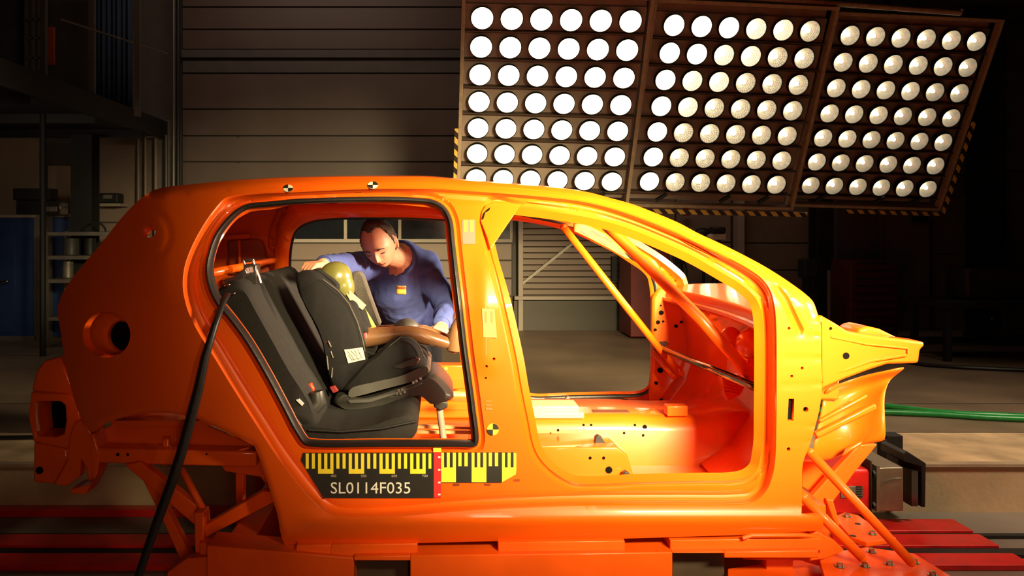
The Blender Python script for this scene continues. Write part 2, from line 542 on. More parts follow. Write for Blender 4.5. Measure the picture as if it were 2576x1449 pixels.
def skin(name, holes, far):
    rng = np.random.RandomState(3)
    pts, edges = [], []

    def loop(a):
        n = len(pts)
        pts.extend(a.tolist())
        edges.extend([(n + i, n + (i + 1) % len(a)) for i in range(len(a))])
    loop(oOut); loop(oF); loop(oR); loop(oO)
    for h in holes: loop(h)
    cons = np.array(pts)
    g = 9.0 if not far else 14.0
    gx, gy = np.meshgrid(np.arange(140, 2080, g), np.arange(440, 1376, g))
    gx = gx + (np.arange(gx.shape[0]) % 2)[:, None] * g / 2
    q = np.stack([gx.ravel(), gy.ravel()], 1)
    ok = inside(q, oOut) & ~inside(q, oF) & ~inside(q, oR)
    for h in holes: ok &= ~inside(q, h)
    q = q[ok]
    dm = np.minimum.reduce([dist(q, oOut), dist(q, oF), dist(q, oR), dist(q, oO)] + [dist(q, h) for h in holes])
    q = q[dm > 4.5]
    # rows of points that follow the pressings, so that steps and lips stay crisp
    H = {}

    def free(p, r):
        c0, c1 = int(p[0] // 6), int(p[1] // 6)
        for a in (-1, 0, 1):
            for b_ in (-1, 0, 1):
                for o_ in H.get((c0 + a, c1 + b_), ()):
                    if (o_[0] - p[0]) ** 2 + (o_[1] - p[1]) ** 2 < r * r: return False
        return True

    def put(p): H.setdefault((int(p[0] // 6), int(p[1] // 6)), []).append(p)
    for p in cons: put(p)
    ex = []
    rows_ = [(oO, (4, 8, 12, 16, 20.5, 26, 31, 36), 0), (oF, (4, 8, 12.5, 17.5), 1), (oR, (4, 8, 12.5, 17.5), 1), (oOut, (5, 10, 15.5), 2)]
    for base, offs, kind in rows_:
        nrm = np.roll(base, -1, 0) - np.roll(base, 1, 0)
        nrm = np.stack([-nrm[:, 1], nrm[:, 0]], 1) / np.maximum(np.linalg.norm(nrm, axis=1), 1e-6)[:, None]
        for off in offs:
            for sg in (1, -1):
                c = base + nrm * off * sg
                k = inside(c, oOut) & ~inside(c, oF) & ~inside(c, oR)
                if kind == 0: k &= inside(c, oO)
                for h in holes: k &= ~inside(c, h)
                dd = dist(c, base)
                k &= dd > off * .93
                if kind == 1: k &= dist(c, oO) > 19
                if kind == 0 and off > 14: k &= np.minimum(dist(c, oF), dist(c, oR)) > 13
                for p in c[k]:
                    if free(p, 3.0):
                        put(p)
                        ex.append(p)
    nc = np.gradient(oCr, axis=0)
    nc = np.stack([-nc[:, 1], nc[:, 0]], 1) / np.linalg.norm(nc, axis=1)[:, None]
    for off in (0, 3.5, -3.5, 7, -7, 11, -11, 16, -16):
        for p in oCr + nc * off:
            if p[0] > 1940 and inside(p[None], oOut)[0] and free(p, 2.2):
                put(p)
                ex.append(p)
    q = np.array([p for p in q if free(p, 5.5)])
    q = np.vstack([q, np.array(ex)])
    vin = [Vector((a, b)) for a, b in pts] + [Vector((a, b)) for a, b in q]
    r = delaunay_2d_cdt(vin, edges, [], 0, 1e-4)
    vo = np.array([(v.x, v.y) for v in r[0]])
    fc = np.array([list(f) for f in r[2]])
    ce = vo[fc].mean(1)
    ok = inside(ce, oOut) & ~inside(ce, oF) & ~inside(ce, oR)
    for h in holes: ok &= ~inside(ce, h)
    fc = fc[ok]
    d = surf(vo)
    mb = MB()
    co = [P(a, b, y) for (a, b), y in zip(vo, d)]
    if far: co = [Vector((p.x, W - p.y, p.z)) for p in co]
    used = np.unique(fc)
    mp = -np.ones(len(vo), int)
    mp[used] = np.arange(len(used))
    mb.add([co[i] for i in used], [tuple(mp[list(f)]) for f in fc])
    o = mb.build(name, ORANGE, car, sharp=32)
    # make the outer side face outwards, then give the sheet its box-section thickness
    me = o.data
    nsum = sum((p.normal.y * p.area for p in me.polygons))
    want = 1 if far else -1
    if nsum * want < 0: me.flip_normals()
    cnt = {}
    for p in me.polygons:
        for ek in p.edge_keys: cnt[ek] = cnt.get(ek, 0) + 1
    for e_ in me.edges:
        if cnt.get(tuple(sorted(e_.vertices)), 0) == 1: e_.use_edge_sharp = True
    md = o.modifiers.new('t', 'SOLIDIFY')
    md.thickness = .035
    md.offset = -1
    return o


side = skin('side_panel', HOLES + [FILL], False)
farside = skin('side_panel', [], True)

for h in HOLES[1:]:  # dark discs stand in for the shade behind the small holes
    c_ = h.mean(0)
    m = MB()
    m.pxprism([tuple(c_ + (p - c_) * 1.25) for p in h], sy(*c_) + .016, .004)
    m.build('hole_shade_disc', HOLEM, side)
# roof skin, lofted between the two rails
rt = cr(OUT[1:17], False, 26)
rows = []
for a, b in rt:
    n = P(a, b, sy(a, b))
    row = []
    for k in range(11):
        u = k / 10
        yy = n.y + (W - 2 * n.y) * u
        row.append((n.x, yy, n.z - .004 + .034 * (1 - (2 * u - 1) ** 2)))
    rows.append(row)
MB().strip(rows).build('roof_panel', ORANGE, car, thick=.012)
xh = P(1520, 540, .28).x
# windscreen header and rear roof cross member (box sections under the roof)
m = MB()
for xa, xb, za, zb in ((.52, .66, 1.445, 1.50), (-.93, -.83, 1.47, 1.54)):
    m.bb(xa, xb, .30, W - .30, za, zb)
m.builds('roof_cross_member', ORANGE, car, bevel=.012)

# fuel filler cup in the rear quarter
fc0 = P(268, 842, sy(268, 842))
cup = MB()
rim = []
for sc, dep, dx, dz in ((1.0, 0., 0, 0), (.97, .012, 0, 0), (.89, .036, .006, -.007), (.80, .052, .013, -.015), (.76, .055, .016, -.018), (.72, .060, .018, -.020), (.68, .10, .020, -.022)):
    rim.append([P(268 + 60 * sc * math.cos(2 * math.pi * k / 26), 842 + 58 * sc * math.sin(2 * math.pi * k / 26), 0) + Vector((dx, sy(268, 842) + dep, dz)) for k in range(26)])
cup.loft(rim, caps=False)
fcup = cup.build('filler_cup', ORANGE, car, recalc=False)
MB().lathe([(.0, 0), (.060, 0), (.060, .01), (0, .01)], fc0 + Vector((.020, .080, -.022)), (0, 1, 0), 20).build('filler_opening', HOLEM, fcup)
# bright clip in the little hole above
MB().tube([P(368, 592, .2), P(374, 588, .19), P(380, 576, .2), P(372, 570, .21)], .006, 8).build('cable_stub', mat('pale_orange', (.8, .3, .12), .5), car)

# rubber door seals: near rear opening, both far openings


def seal(name, loop, inset, w, depth, y0, far):
    q = cr(loop, True, 9)
    nrm = np.roll(q, -1, 0) - np.roll(q, 1, 0)
    nrm = np.stack([-nrm[:, 1], nrm[:, 0]], 1) / np.linalg.norm(nrm, axis=1)[:, None]
    c = q.mean(0)
    if inside(q + nrm * 4, q).mean() < .5: nrm = -nrm
    d = surf(q + nrm * inset)
    rings = []
    prof = [(0, .0), (.25, -.22), (.6, -.25), (.9, -.1), (1, .3), (.95, .8), (.6, 1.), (0, 1.)]
    for (a, n_, dd) in zip(q, nrm, d):
        base = P(a[0], a[1], dd + y0)
        e = P(a[0] + n_[0], a[1] + n_[1], dd + y0) - base
        e.normalize()
        ring = []
        for u, v in prof:
            p = base + e * (u * w + inset / 703.) + Vector((0, v * depth, 0))
            if far: p = Vector((p.x, W - p.y, p.z))
            ring.append(p)
        rings.append(ring)
    return MB().loft(rings, True).build(name, BLACKRUB, car, sharp=60)


seal('door_seal', OPR, -2, .021, .062, -.012, False)
seal('door_seal', OPR, -4, .020, .05, -.004, True)
seal('door_seal', OPF, -4, .016, .045, -.004, True)

# weld-in gusset at the top of the centre pillar
gus = [(1245, 507), (1312, 513), (1276, 566), (1234, 628), (1226, 600), (1209, 556), (1212, 532), (1222, 516)]
g = MB().pxprism(gus, lambda a, b: sy(1180, b) - .006, .012).build('gusset_plate', ORANGE, car, bevel=.003)
MB().pxprism([(1211, 553), (1215, 537), (1226, 526), (1234, 521), (1231, 529), (1221, 535), (1216, 551)], lambda a, b: sy(1180, b) - .0075, .002).build('gusset_slot', HOLEM, g)

# ------- inside of the shell
fz = .352
m = MB()
m.bb(-.45, 1.42, .10, W - .10, fz - .03, fz)
m.build('floor_pan', ORANGE, car)
m = MB()
prof = [(.615, fz), (.64, .50), (.66, .548), (.70, .562), (1.00, .562), (1.04, .548), (1.06, .50), (1.085, fz)]
m.loft([[Vector((x, y, fz + (z - fz) * k)) for y, z in prof] for x, k in ((.13, 1.), (.4, 1.), (.78, 1.), (.98, .96), (1.2, .98), (1.40, 1.1))])
tun = m.build('tunnel', ORANGE, car, sharp=50)
# details on the tunnel: slot, pale bracket tray, bolts, seat anchors
a = P(1488, 1038, .76); b = P(1582, 1046, .72)
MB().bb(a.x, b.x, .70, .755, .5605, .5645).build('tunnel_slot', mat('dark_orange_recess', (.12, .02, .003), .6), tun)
tray = MB()
tray.bb(.36, .60, .66, .80, .563, .60).bb(.33, .62, .645, .67, .548, .575)
tray.build('handbrake_bracket', mat('pale_primer', (.85, .45, .20), .35, coat=.3), tun, bevel=.006)
m = MB()
m.bb(.985, 1.075, .66, .72, .555, .60)
m.build('small_bracket', ORANGE, tun, bevel=.004)
sb = MB()
sb.loft([[Vector((x0, y, z)) for x0, z in ((.335 + e, fz), (.345 + e, .452), (.375 + e, .488), (.715 - e, .488), (.752 - e, .46), (.785 - e, fz))] for y, e in ((.40, .01), (.405, 0), (.64, 0))])
seatx = sb.build('seat_cross_member', ORANGE, car, bevel=.012, sharp=50)
sb2 = MB()
sb2.loft([[Vector((x0, y, z)) for x0, z in ((.335, fz), (.345, .452), (.375, .488), (.715, .488), (.752, .46), (.785, fz))] for y in (1.06, 1.30)])
sb2.build('seat_cross_member', ORANGE, car, bevel=.012)
m = MB()
for px, py, r in ((1484, 1151, .006), (1518, 1151, .006), (1531, 1181, .014)):
    c = P(px, py, .405)
    m.lathe([(0, -.008), (r, -.008), (r, .004), (0, .004)], c, (0, 1, 0), 12)
m.builds('mounting_hole', HOLEM, seatx)
for px, py, y in ((1508, 1108, .47), (1578, 1199, .36)):
    m = MB()
    m.pxprism([(px - 12, py + 10), (px - 10, py - 8), (px - 3, py - 13), (px + 6, py - 8), (px + 17, py + 10)], y, .03)
    sa = m.build('seat_anchor', DARKSTEEL, car, bevel=.003)
m = MB()
for px, py in ((1385, 1091), (1404, 1082), (1450, 1095), (1468, 1069), (1487, 1069), (1570, 1089), (1597, 1069), (1622, 1074), (1618, 1095)):
    zt = P(px, py, .64).z
    c = P(px, py, float(np.interp(zt, [.352, .50, .548, .56], [.615, .64, .66, .69])))
    m.lathe([(0, -.0025), (.0055 if px != 1622 else .010, -.0025), (.0055, .02), (0, .02)], c, (0, 1, 0), 8)
m.builds('rivet_hole', HOLEM, tun)
# inner sills, both sides, with a small bracket on the far one
m = MB()
m.bb(-.20, 1.25, .075, .13, fz, .43)
m.build('inner_sill', ORANGE, car, bevel=.01)
m = MB()
m.bb(-.45, 1.25, W - .17, W - .08, fz, .44)
m.bb(-.2, 1.1, W - .20, W - .16, fz, .40)
isf = m.build('inner_sill', ORANGE, car, bevel=.012)
m = MB()
m.pxprism([(1420, 1013), (1424, 1000), (1430, 996), (1440, 1013)], W - .215, .03)
m.build('sill_bracket', DULLSTEEL, isf, bevel=.003)
MB().tube([(P(1370, 1003, W - .18)), P(1450, 1004, W - .18), P(1560, 1002, W - .18), P(1580, 1006, W - .18)], .004, 6).build('sill_wire', PLASTIC, isf)
# firewall, toe board, cowl with its lip
m = MB()
fw = []
for y in np.linspace(.10, W - .10, 13):
    e = .05 * math.sin((y - .1) / (W - .2) * math.pi)
    fw.append([(1.30 + e, y, 1.03), (1.31 + e, y, .95), (1.34 + e, y, .80), (1.35 + e, y, .68), (1.31 + e, y, .55), (1.22 + e, y, .44), (1.08 + e, y, fz)])
m.strip(fw).build('firewall', ORANGE, car, thick=.015)
m = MB()
cw = []
for y in np.linspace(.10, W - .10, 17):
    sn = math.sin((y - .10) / (W - .20) * math.pi)
    e, g, h = .06 * sn, .06 + .22 * sn ** .6, .045 * sn ** .6
    cw.append([Vector((1.20 + e, y, .985)), Vector((1.20 + e, y, 1.0)), Vector((1.218 + e, y, 1.003)), Vector((1.221 + e, y, 1.035)), Vector((1.228 + e, y, 1.048)), Vector((1.20 + e + g, y, 1.06 + h)),
               Vector((1.215 + e + g, y, 1.045 + h)), Vector((1.215 + e + g, y, .97)), Vector((1.23 + e, y, .965)), Vector((1.212 + e, y, .975))])
m.loft(cw)
m.build('cowl', ORANGE, car, sharp=45)
# heater bulge behind the near pillar, ribbed bracket below
m = MB()
c = P(1876, 882, .62)
m.ball(c + Vector((.06, .02, 0)), (.10, .13, .10), 20, 12)
m.bb(c.x - .03, c.x + .16, .52, .78, c.z - .15, c.z - .02)
m.capsule([P(1838, 850, .75), P(1850, 880, .68)], [.05, .05], 14)
m.build('blower_housing', ORANGE, car, bevel=.012, sharp=50)
m = MB()
m.pxprism([(1815, 942), (1850, 950), (1878, 965), (1862, 995), (1832, 1009), (1820, 985)], .72, .05)
for k in range(5): m.pxprism([(1822, 952 + k * 8), (1862, 962 + k * 7), (1861, 965 + k * 7), (1822, 955 + k * 8)], .713, .01)
m.build('ribbed_bracket', ORANGE, car, bevel=.006)
# kick panel on the far side with its holes
m = MB()
m.pxprism([(1641, 748), (1660, 722), (1712, 738), (1735, 770), (1738, 1010), (1700, 1050), (1636, 1044), (1634, 985), (1640, 950)], W - .13, .05)
kick = m.build('kick_panel', ORANGE, car, bevel=.015, sharp=50)
m = MB()
for px, py, r in ((1663, 786, .012), (1655, 810, .010), (1668, 808, .005), (1648, 829, .007), (1700, 820, .009), (1713, 810, .007), (1660, 931, .015), (1650, 963, .009), (1662, 768, .004), (1664, 1008, .012)):
    m.lathe([(0, -.012), (r, -.012), (r, .01), (0, .01)], P(px, py, W - .13), (0, 1, 0), 9)
m.builds('panel_hole', HOLEM, kick)
# perforated trim carrier on the inside of the far windscreen pillar
m = MB()
m.pxprism([(1444, 562), (1462, 558), (1520, 586), (1552, 614), (1586, 652), (1572, 650), (1530, 625), (1482, 600), (1444, 582)], W - .36, .03)
pl = m.build('pillar_trim_carrier', ORANGE, car, bevel=.004)
m = MB()
for x0, y0, l in ((1458, 581, 24), (1506, 606, 24), (1552, 632, 20), (1487, 581, 28), (1518, 596, 24)):
    m.pxprism([(x0, y0), (x0 + 6, y0 - 2), (x0 + l, y0 + l * .52), (x0 + l - 5, y0 + l * .55)], W - .362, .004)
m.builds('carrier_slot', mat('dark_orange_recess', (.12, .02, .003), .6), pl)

# welded roll-cage struts
MB().capsule([P(1418, 572, 1.33), P(1570, 765, 1.36), P(1705, 935, 1.38)], [.019] * 3, 14).build('cage_strut', ORANGE, car, sharp=0)
MB().capsule([P(1512, 556, .60), P(1560, 600, .56), P(1760, 800, .42), P(1925, 985, .30)], [.024] * 4, 14).build('cage_strut', ORANGE, car, sharp=0)
MB().capsule([P(1672, 890, 1.47), P(1714, 938, 1.36)], [.017] * 2, 12).capsule([P(1650, 890, 1.5), P(1695, 945, 1.40)], [.02] * 2, 12).build('cage_strut', ORANGE, car, sharp=0)
MB().capsule([(-.885, .16, 1.205), (-.885, W - .16, 1.205)], [.017] * 2, 12).build('rear_cross_tube', ORANGE, car, sharp=0)
MB().capsule([P(1654, 872, 1.50), P(1925, 984, .11)], [.0165] * 2, 18).build('dash_cross_tube', BLACKMET, car, sharp=0, label='dark polished metal dashboard cross tube')
m = MB()
m.pxprism([(1644, 862), (1676, 858), (1684, 866), (1668, 876), (1656, 890), (1644, 886)], 1.50, .02)
m.build('tube_clamp', BLACKMET, car, bevel=.004)

# inner rear quarter on the far side, with the speaker recess and belt reel plate
m = MB()
far_q = [P(a, b, W - .15) for a, b in ((536, 560), (600, 535), (690, 530), (722, 535), (716, 600), (718, 700), (722, 770), (560, 800), (480, 720))]
m.prism(far_q, (0, .03, 0))
iq = m.build('inner_quarter_panel', ORANGE, car, bevel=.01)
m = MB()
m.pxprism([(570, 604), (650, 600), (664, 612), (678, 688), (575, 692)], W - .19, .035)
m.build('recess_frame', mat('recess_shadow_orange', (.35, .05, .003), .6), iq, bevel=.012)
m = MB()
m.pxprism([(560, 592), (625, 588), (628, 600), (560, 604)], W - .24, .05).pxprism([(596, 604), (604, 604), (606, 690), (600, 690)], W - .23, .03).pxprism([(560, 700), (740, 676), (742, 690), (560, 716)], W - .22, .05)
m.builds('inner_quarter_rail', ORANGE, iq, bevel=.005)
m = MB()
for px, py, r in ((602, 566, .013), (690, 565, .004), (700, 640, .012), (690, 538, .012), (695, 648, .007)):
    m.lathe([(0, -.006), (r, -.006), (r, .02), (0, .02)], P(px, py, W - .152), (0, 1, 0), 9)
m.builds('panel_hole', HOLEM, iq)

# inner roof rail above the far rear doorway, with its rubber edge
edge = [(744, 770), (734, 730), (728, 690), (728, 640), (733, 606), (746, 577), (778, 557), (830, 549), (1000, 547), (1150, 553)]
ec = cr(edge, False, 12)


def rail_y(b_):
    t_ = min(1.0, max(0., (775 - (572 + (b_ - 572) / .68)) / 320))
    return W - .19 - .27 * t_ ** 1.45


m = MB()
m.strip([[P(a, b_, rail_y(b_)), P(min(a, 694 + (a - 728) * .95), min(b_, 512) if a > 760 else b_ - (30 if b_ < 600 else 0), rail_y(b_) - .0)] for a, b_ in ec])
ir = m.build('inner_roof_rail', ORANGE, car, thick=.03, sharp=50)
MB().tube([P(a, b_, rail_y(b_) + .012) for a, b_ in ec], .012, 8).build('rubber_edge', BLACKRUB, ir)
# floor hardware behind the centre pillar: far cross rail, box and brackets
m = MB()
m.bb(P(1090, 0, 1.45).x, P(1172, 0, 1.45).x, 1.40, 1.50, P(0, 975, 1.45).z, P(0, 915, 1.45).z)
bx = m.build('bracket_box', ORANGE, car, bevel=.006)
m = MB()
for k in range(4): m.lathe([(0, -.003), (.009, -.003), (.009, .01), (0, .01)], P(1122, 927 + k * 12, 1.40), (0, 1, 0), 8)
m.builds('yellow_marker', YELLOW, bx)
m = MB()
m.bar(P(1050, 1072, .9), P(1200, 1076, .9), .03, .012).bar(P(1050, 1086, .86), P(1200, 1088, .86), .02, .012).bar(P(1130, 990, 1.2), P(1200, 992, 1.2), .05, .014)
m.builds('seat_rail', mat('pale_primer', (.85, .45, .20), .35, coat=.3), car)

# ------- front: upper rails, strut towers, inner wings
UR = [(2058, 795), (2068, 794), (2100, 812), (2135, 834), (2157, 838), (2200, 845), (2260, 852), (2328, 861), (2325, 872), (2316, 880), (2312, 914), (2294, 915), (2235, 916), (2188, 931), (2129, 953),
      (2079, 975), (2064, 985)]
for far in (0, 1):
    m = MB()
    front = [P(a, b, .055 + .03 * sstep(2060, 2320, a)) for a, b in UR]
    if far: front = [Vector((p.x, W - p.y, p.z)) for p in front]
    m.prism(front, (0, -.10 if far else .10, 0))
    ur = m.build('upper_rail', ORANGE, car, bevel=.010)
    if not far:
        m = MB()
        m.lathe([(0, -.002), (.0125, -.002), (.0125, .02), (0, .02)], P(2128, 895, .06), (0, 1, 0), 16).lathe([(0, -.002), (.005, -.002), (.005, .02), (0, .02)], P(2090, 826, .055), (0, 1, 0), 8)
        m.builds('rail_hole', HOLEM, ur)
        m = MB()
        m.tube([P(2100, 922, .062), P(2096, 940, .062), P(2130, 930, .063), (P(2190, 908, .068)), P(2280, 893, .075)], .006, 8)
        m.tube([P(2090, 848, .056), P(2180, 866, .066), P(2282, 876, .076), P(2284, 890, .076)], .004, 8)
        m.tube([P(2068, 810, .05), P(2070, 960, .05)], .005, 8)
        m.builds('pressed_bead', ORANGE, ur)
        m = MB()
        m.pxprism([(2158, 842), (2160, 828), (2185, 821), (2215, 828), (2262, 851), (2200, 848)], .20, .16)
        m.build('strut_tower', ORANGE, car, bevel=.012)
    # inner wing with wheel arch, dished
    rows = []
    wing = [[(2066, 975), (2120, 955), (2180, 935), (2235, 925), (2290, 912)],
            [(2064, 1000), (2120, 985), (2180, 965), (2232, 955), (2244, 935)],
            [(2058, 1040), (2110, 1025), (2170, 1015), (2215, 1005), (2227, 990)],
            [(2045, 1090), (2100, 1075), (2165, 1060), (2215, 1050), (2230, 1040)],
            [(2036, 1130), (2100, 1120), (2165, 1105), (2215, 1095), (2229, 1085)],
            [(2040, 1160), (2098, 1152), (2140, 1130), (2175, 1117), (2228, 1111)]]
    dep = [.17, .24, .20, .15, .14, .16]
    for r_, d_ in zip(wing, dep):
        row = [P(a, b, d_ + .05 * math.sin(k * 1.3)) for k, (a, b) in enumerate(r_)]
        if far: row = [Vector((p.x, W - p.y, p.z)) for p in row]
        rows.append(row)
    o = MB().strip(rows).build('inner_wing', ORANGE, car, thick=.02, sub=2, sharp=0)
    if not far:
        m = MB()
        m.bar(P(2050, 1095, .13), P(2200, 1020, .13), .03, .022).bar(P(2060, 1060, .15), P(2180, 995, .15), .016, .014)
        m.pxprism([(2120, 1150), (2135, 1128), (2172, 1108), (2168, 1122), (2140, 1136)], .10, .02)
        m.builds('pressed_bead', ORANGE, o, bevel=.006)
# wheel tub behind the front arch, engine bay cross beam
m = MB()
m.bb(1.42, 1.52, .20, W - .20, .72, .80)
m.build('bulkhead_beam', ORANGE, car, bevel=.01)

# ------- rear: crash box, bracket, wheel house, longitudinal, tail panel
hole = [(88, 1010), (160, 1010), (165, 1020), (164, 1090), (156, 1098), (90, 1098), (86, 1090)]
ring_o = [(78, 985), (172, 992), (200, 1015), (205, 1060), (186, 1112), (168, 1130), (84, 1112), (71, 1050)]
m = MB()


def frame_prism(m, outer, inner, yw, dep):
    n = len(outer)
    a = [P(*p, yw) for p in outer]; b = [P(*p, yw) for p in inner]
    off = Vector((0, dep, 0))
    vs = a + b + [p + off for p in a] + [p + off for p in b]
    fs = []
    for i in range(n):
        j = (i + 1) % n
        fs += [(i, j, n + j, n + i), (2 * n + i, 3 * n + i, 3 * n + j, 2 * n + j), (i, 2 * n + i, 2 * n + j, j), (n + i, n + j, 3 * n + j, 3 * n + i)]
    m.add(vs, fs)


frame_prism(m, ring_o, [(88, 1010), (150, 1010), (163, 1020), (165, 1060), (160, 1092), (140, 1100), (92, 1098), (87, 1050)], .34, .16)
m.pxprism([(78, 985), (90, 935), (110, 908), (150, 898), (176, 955), (200, 1015), (172, 992)], .345, .14)
m.pxprism([(84, 1112), (168, 1130), (172, 1160), (135, 1218), (84, 1214)], .35, .12)
cb = m.build('rear_crash_box', ORANGE, car, bevel=.008)
MB().pxprism([(84, 1004), (166, 1004), (168, 1104), (84, 1102)], .485, .01).build('box_shade_sheet', HOLEM, cb)  # black sheet put in for the shade inside the crash box
m = MB()
m.lathe([(0, -.004), (.015, -.004), (.015, .01), (0, .01)], P(100, 1183, .35), (0, 1, 0), 10)
m.build('bracket_hole', HOLEM, cb)
m = MB()
m.pxprism([(186, 1064), (205, 1058), (232, 1090), (236, 1200), (225, 1228), (216, 1180), (205, 1160), (200, 1200), (168, 1224), (134, 1220), (168, 1160), (174, 1100)], .30, .05)
m.pxprism([(175, 1232), (222, 1220), (232, 1210), (214, 1245), (180, 1242)], .22, .12)
m.pxprism([(226, 1092), (236, 1090), (250, 1140), (246, 1190), (232, 1215)], .26, .10)
m.builds('tow_bracket', ORANGE, car, bevel=.006)
m = MB()
m.pxprism([(150, 800), (160, 790), (176, 850), (180, 905), (172, 925), (160, 880)], .27, .08)
m.build('tail_lamp_flange', ORANGE, car, bevel=.006)
rows = []
for a, b_ in cr(OUT[46:60], False, 16):
    rows.append([P(a, b_ - 7, sy(a, b_ - 7) + .012), P(a, b_ - 4, .20), P(a, b_ - 4, .37)])
MB().strip(rows).build('wheel_house', ORANGE, car, thick=.008)
m = MB()
m.pxprism([(225, 1095), (300, 1060), (390, 1045), (490, 1058), (600, 1105), (655, 1128), (690, 1250), (655, 1200), (600, 1192), (566, 1186), (548, 1158), (480, 1168), (440, 1172), (380, 1160), (250, 1168)], .36, .02)
m.build('inner_arch', ORANGE, car, bevel=.004)
m = MB()
m.bar(P(240, 1140, .30), P(650, 1150, .30), .07, .06)
m.bar(P(420, 1100, .33), P(418, 1170, .33), .03, .03)
lg = m.build('chassis_rail', ORANGE, car, bevel=.008)
m = MB()
for px, py, r in ((297, 1143, .007), (322, 1143, .006), (520, 1142, .004)):
    m.lathe([(0, -.003), (r, -.003), (r, .01), (0, .01)], P(px, py, .268), (0, 1, 0), 8)
m.builds('rail_hole', HOLEM, lg)
m = MB()
m.bb(-1.42, -1.34, .42, W - .42, .62, 1.02)
m.bb(-1.44, -1.38, .36, W - .36, .70, .86)
m.build('tail_panel', ORANGE, car, bevel=.02)
m = MB()
m.bb(-1.30, -.9, .30, W - .30, .60, .62)
m.build('boot_floor', ORANGE, car)

# ------- printed marks on the near flank


def on(px, py, lift=.002):
    return P(px, py, sy(px, py) - lift)


def target(px, py, r, c1, c2, tilt, name, lab):
    """round quadrant marker lying on the panel"""
    c = on(px, py, .003)
    e1 = (on(px + 8, py) - on(px - 8, py)).normalized()
    e2 = (on(px, py - 8) - on(px, py + 8)).normalized()
    n = e1.cross(e2).normalized()
    R = r / 703.
    m = MB()
    m.lathe([(0, 0), (R, 0), (R, .0016), (0, .0016)], c, n, 24)
    o = m.build(name, c1, car, label=lab)
    m = MB()
    for q in (0, 2):
        a0 = tilt + q * math.pi / 2
        arc = [c + n * .0016] + [c + n * .0016 + (e1 * math.cos(a0 + k * math.pi / 16) + e2 * math.sin(a0 + k * math.pi / 16)) * R for k in range(9)]
        m.prism(arc, n * .0012)
    m.builds('quadrant', c2, o, smooth=False)
    return o


target(725, 474, 13, CREAM, BLACKP, math.pi / 2, 'target_marker', 'small black and cream round target on the roof rail, rear one')
target(938, 466, 14, CREAM, BLACKP, math.pi / 2 * 0, 'target_marker', 'small black and cream round target on the roof rail, front one')
target(1240, 1080, 15, YELLOW, BLACKP, math.pi * 0, 'target_marker', 'yellow and black round target at the foot of the centre pillar')
# grey sticker with two yellow bars
m = MB().pxprism([(1162, 553), (1195, 553), (1196, 614), (1164, 614)], lambda a, b: sy(1180, b) - .003, .002)
st = m.build('pillar_sticker', mat('grey_print', (.13, .10, .075), .6), car, smooth=False)
m = MB()
for x0 in (1167, 1182): m.pxprism([(x0, 554), (x0 + 9, 554), (x0 + 9, 583), (x0, 583)], lambda a, b: sy(1180, b) - .0045, .0015)
m.builds('yellow_bar', YELLOW, st, smooth=False)
m = MB().pxprism([(1212, 776), (1244, 778), (1250, 850), (1216, 848)], lambda a, b: sy(1228, b) - .002, .001)
st = m.build('pillar_sticker', mat('pale_yellow_print', (.80, .15, .012), .4, coat=.75), car, smooth=False)
m = MB()
for x0 in (1219, 1234): m.pxprism([(x0, 783), (x0 + 5, 783), (x0 + 6, 812), (x0 + 1, 812)], lambda a, b: sy(1228, b) - .003, .001)
m.builds('faded_bar', mat('faded_print', (.55, .12, .02), .6), st, smooth=False)
m = MB()
for y0, h in ((1008, 3), (1018, 4), (1026, 6)): m.pxprism([(1222, y0), (1238, y0), (1238, y0 + h), (1222, y0 + h)], lambda a, b: sy(1230, b) - .0025, .002)
m.builds('small_print', mat('faded_print', (.55, .12, .02), .6), car, smooth=False)
# scale strip on the sill
ys = .044


def yq(a, b): return ys


m = MB()
m.pxprism([(762, 1140), (1300, 1138), (1299, 1193), (1262, 1214), (1091, 1214), (1091, 1253), (813, 1253), (757, 1158)], ys - .002, .004)
scale = m.build('scale_strip', BLACKP, car, smooth=False, label='black and yellow measuring strip with a test number')
m = MB()


def yq_(x0, y0, x1, y1): m.pxprism([(x0, y0), (x1, y0), (x1, y1), (x0, y1)], ys - .0032, .0014)


for k in range(4):
    x0 = 800 + 77.3 * k
    for e in (0, 15.4, 30.8): yq_(x0 + e, 1141, x0 + e + 8, 1180)
    yq_(x0, 1180, x0 + 38.8, 1192)
    for e in (-31, -15.5): yq_(x0 + e, 1141, x0 + e + 7.6, 1179)
yq_(1078, 1141, 1085, 1179)
for k in range(3):
    x0 = 1110 + 76.5 * k
    x1 = min(x0 + 37, 1299)
    if k < 2: yq_(x0, 1176, x1, 1213)
    else: m.pxprism([(1263, 1176), (1299, 1176), (1298, 1193), (1263, 1213)], ys - .0032, .0014)
    yq_(x0, 1139, x0 + 7, 1176); yq_(x0 + 14, 1139, x0 + 21.5, 1176); yq_(x0 + 29, 1139, x1, 1176)
    if k < 2:
        for e in (43, 58.5): yq_(x0 + e, 1139, x0 + e + 8, 1173)
m.builds('yellow_division', YELLOW, scale, smooth=False)
m = MB().pxprism([(1091, 1138), (1110, 1138), (1110, 1252), (1091, 1252)], ys - .0034, .003)
rs = m.build('red_division', REDP, scale, smooth=False)
m = MB().pxprism([(1090, 1121), (1110, 1121), (1110, 1137), (1090, 1137)], lambda a, b: .05, .004)
m.build('yellow_tab', YELLOW, scale, smooth=False)
m = MB()
for y0 in (1148, 1180, 1212, 1242): m.pxprism([(1102, y0), (1108, y0), (1108, y0 + 4), (1102, y0 + 4)], ys - .0042, .001)
m.builds('white_tick', WHITEPR, scale, smooth=False)
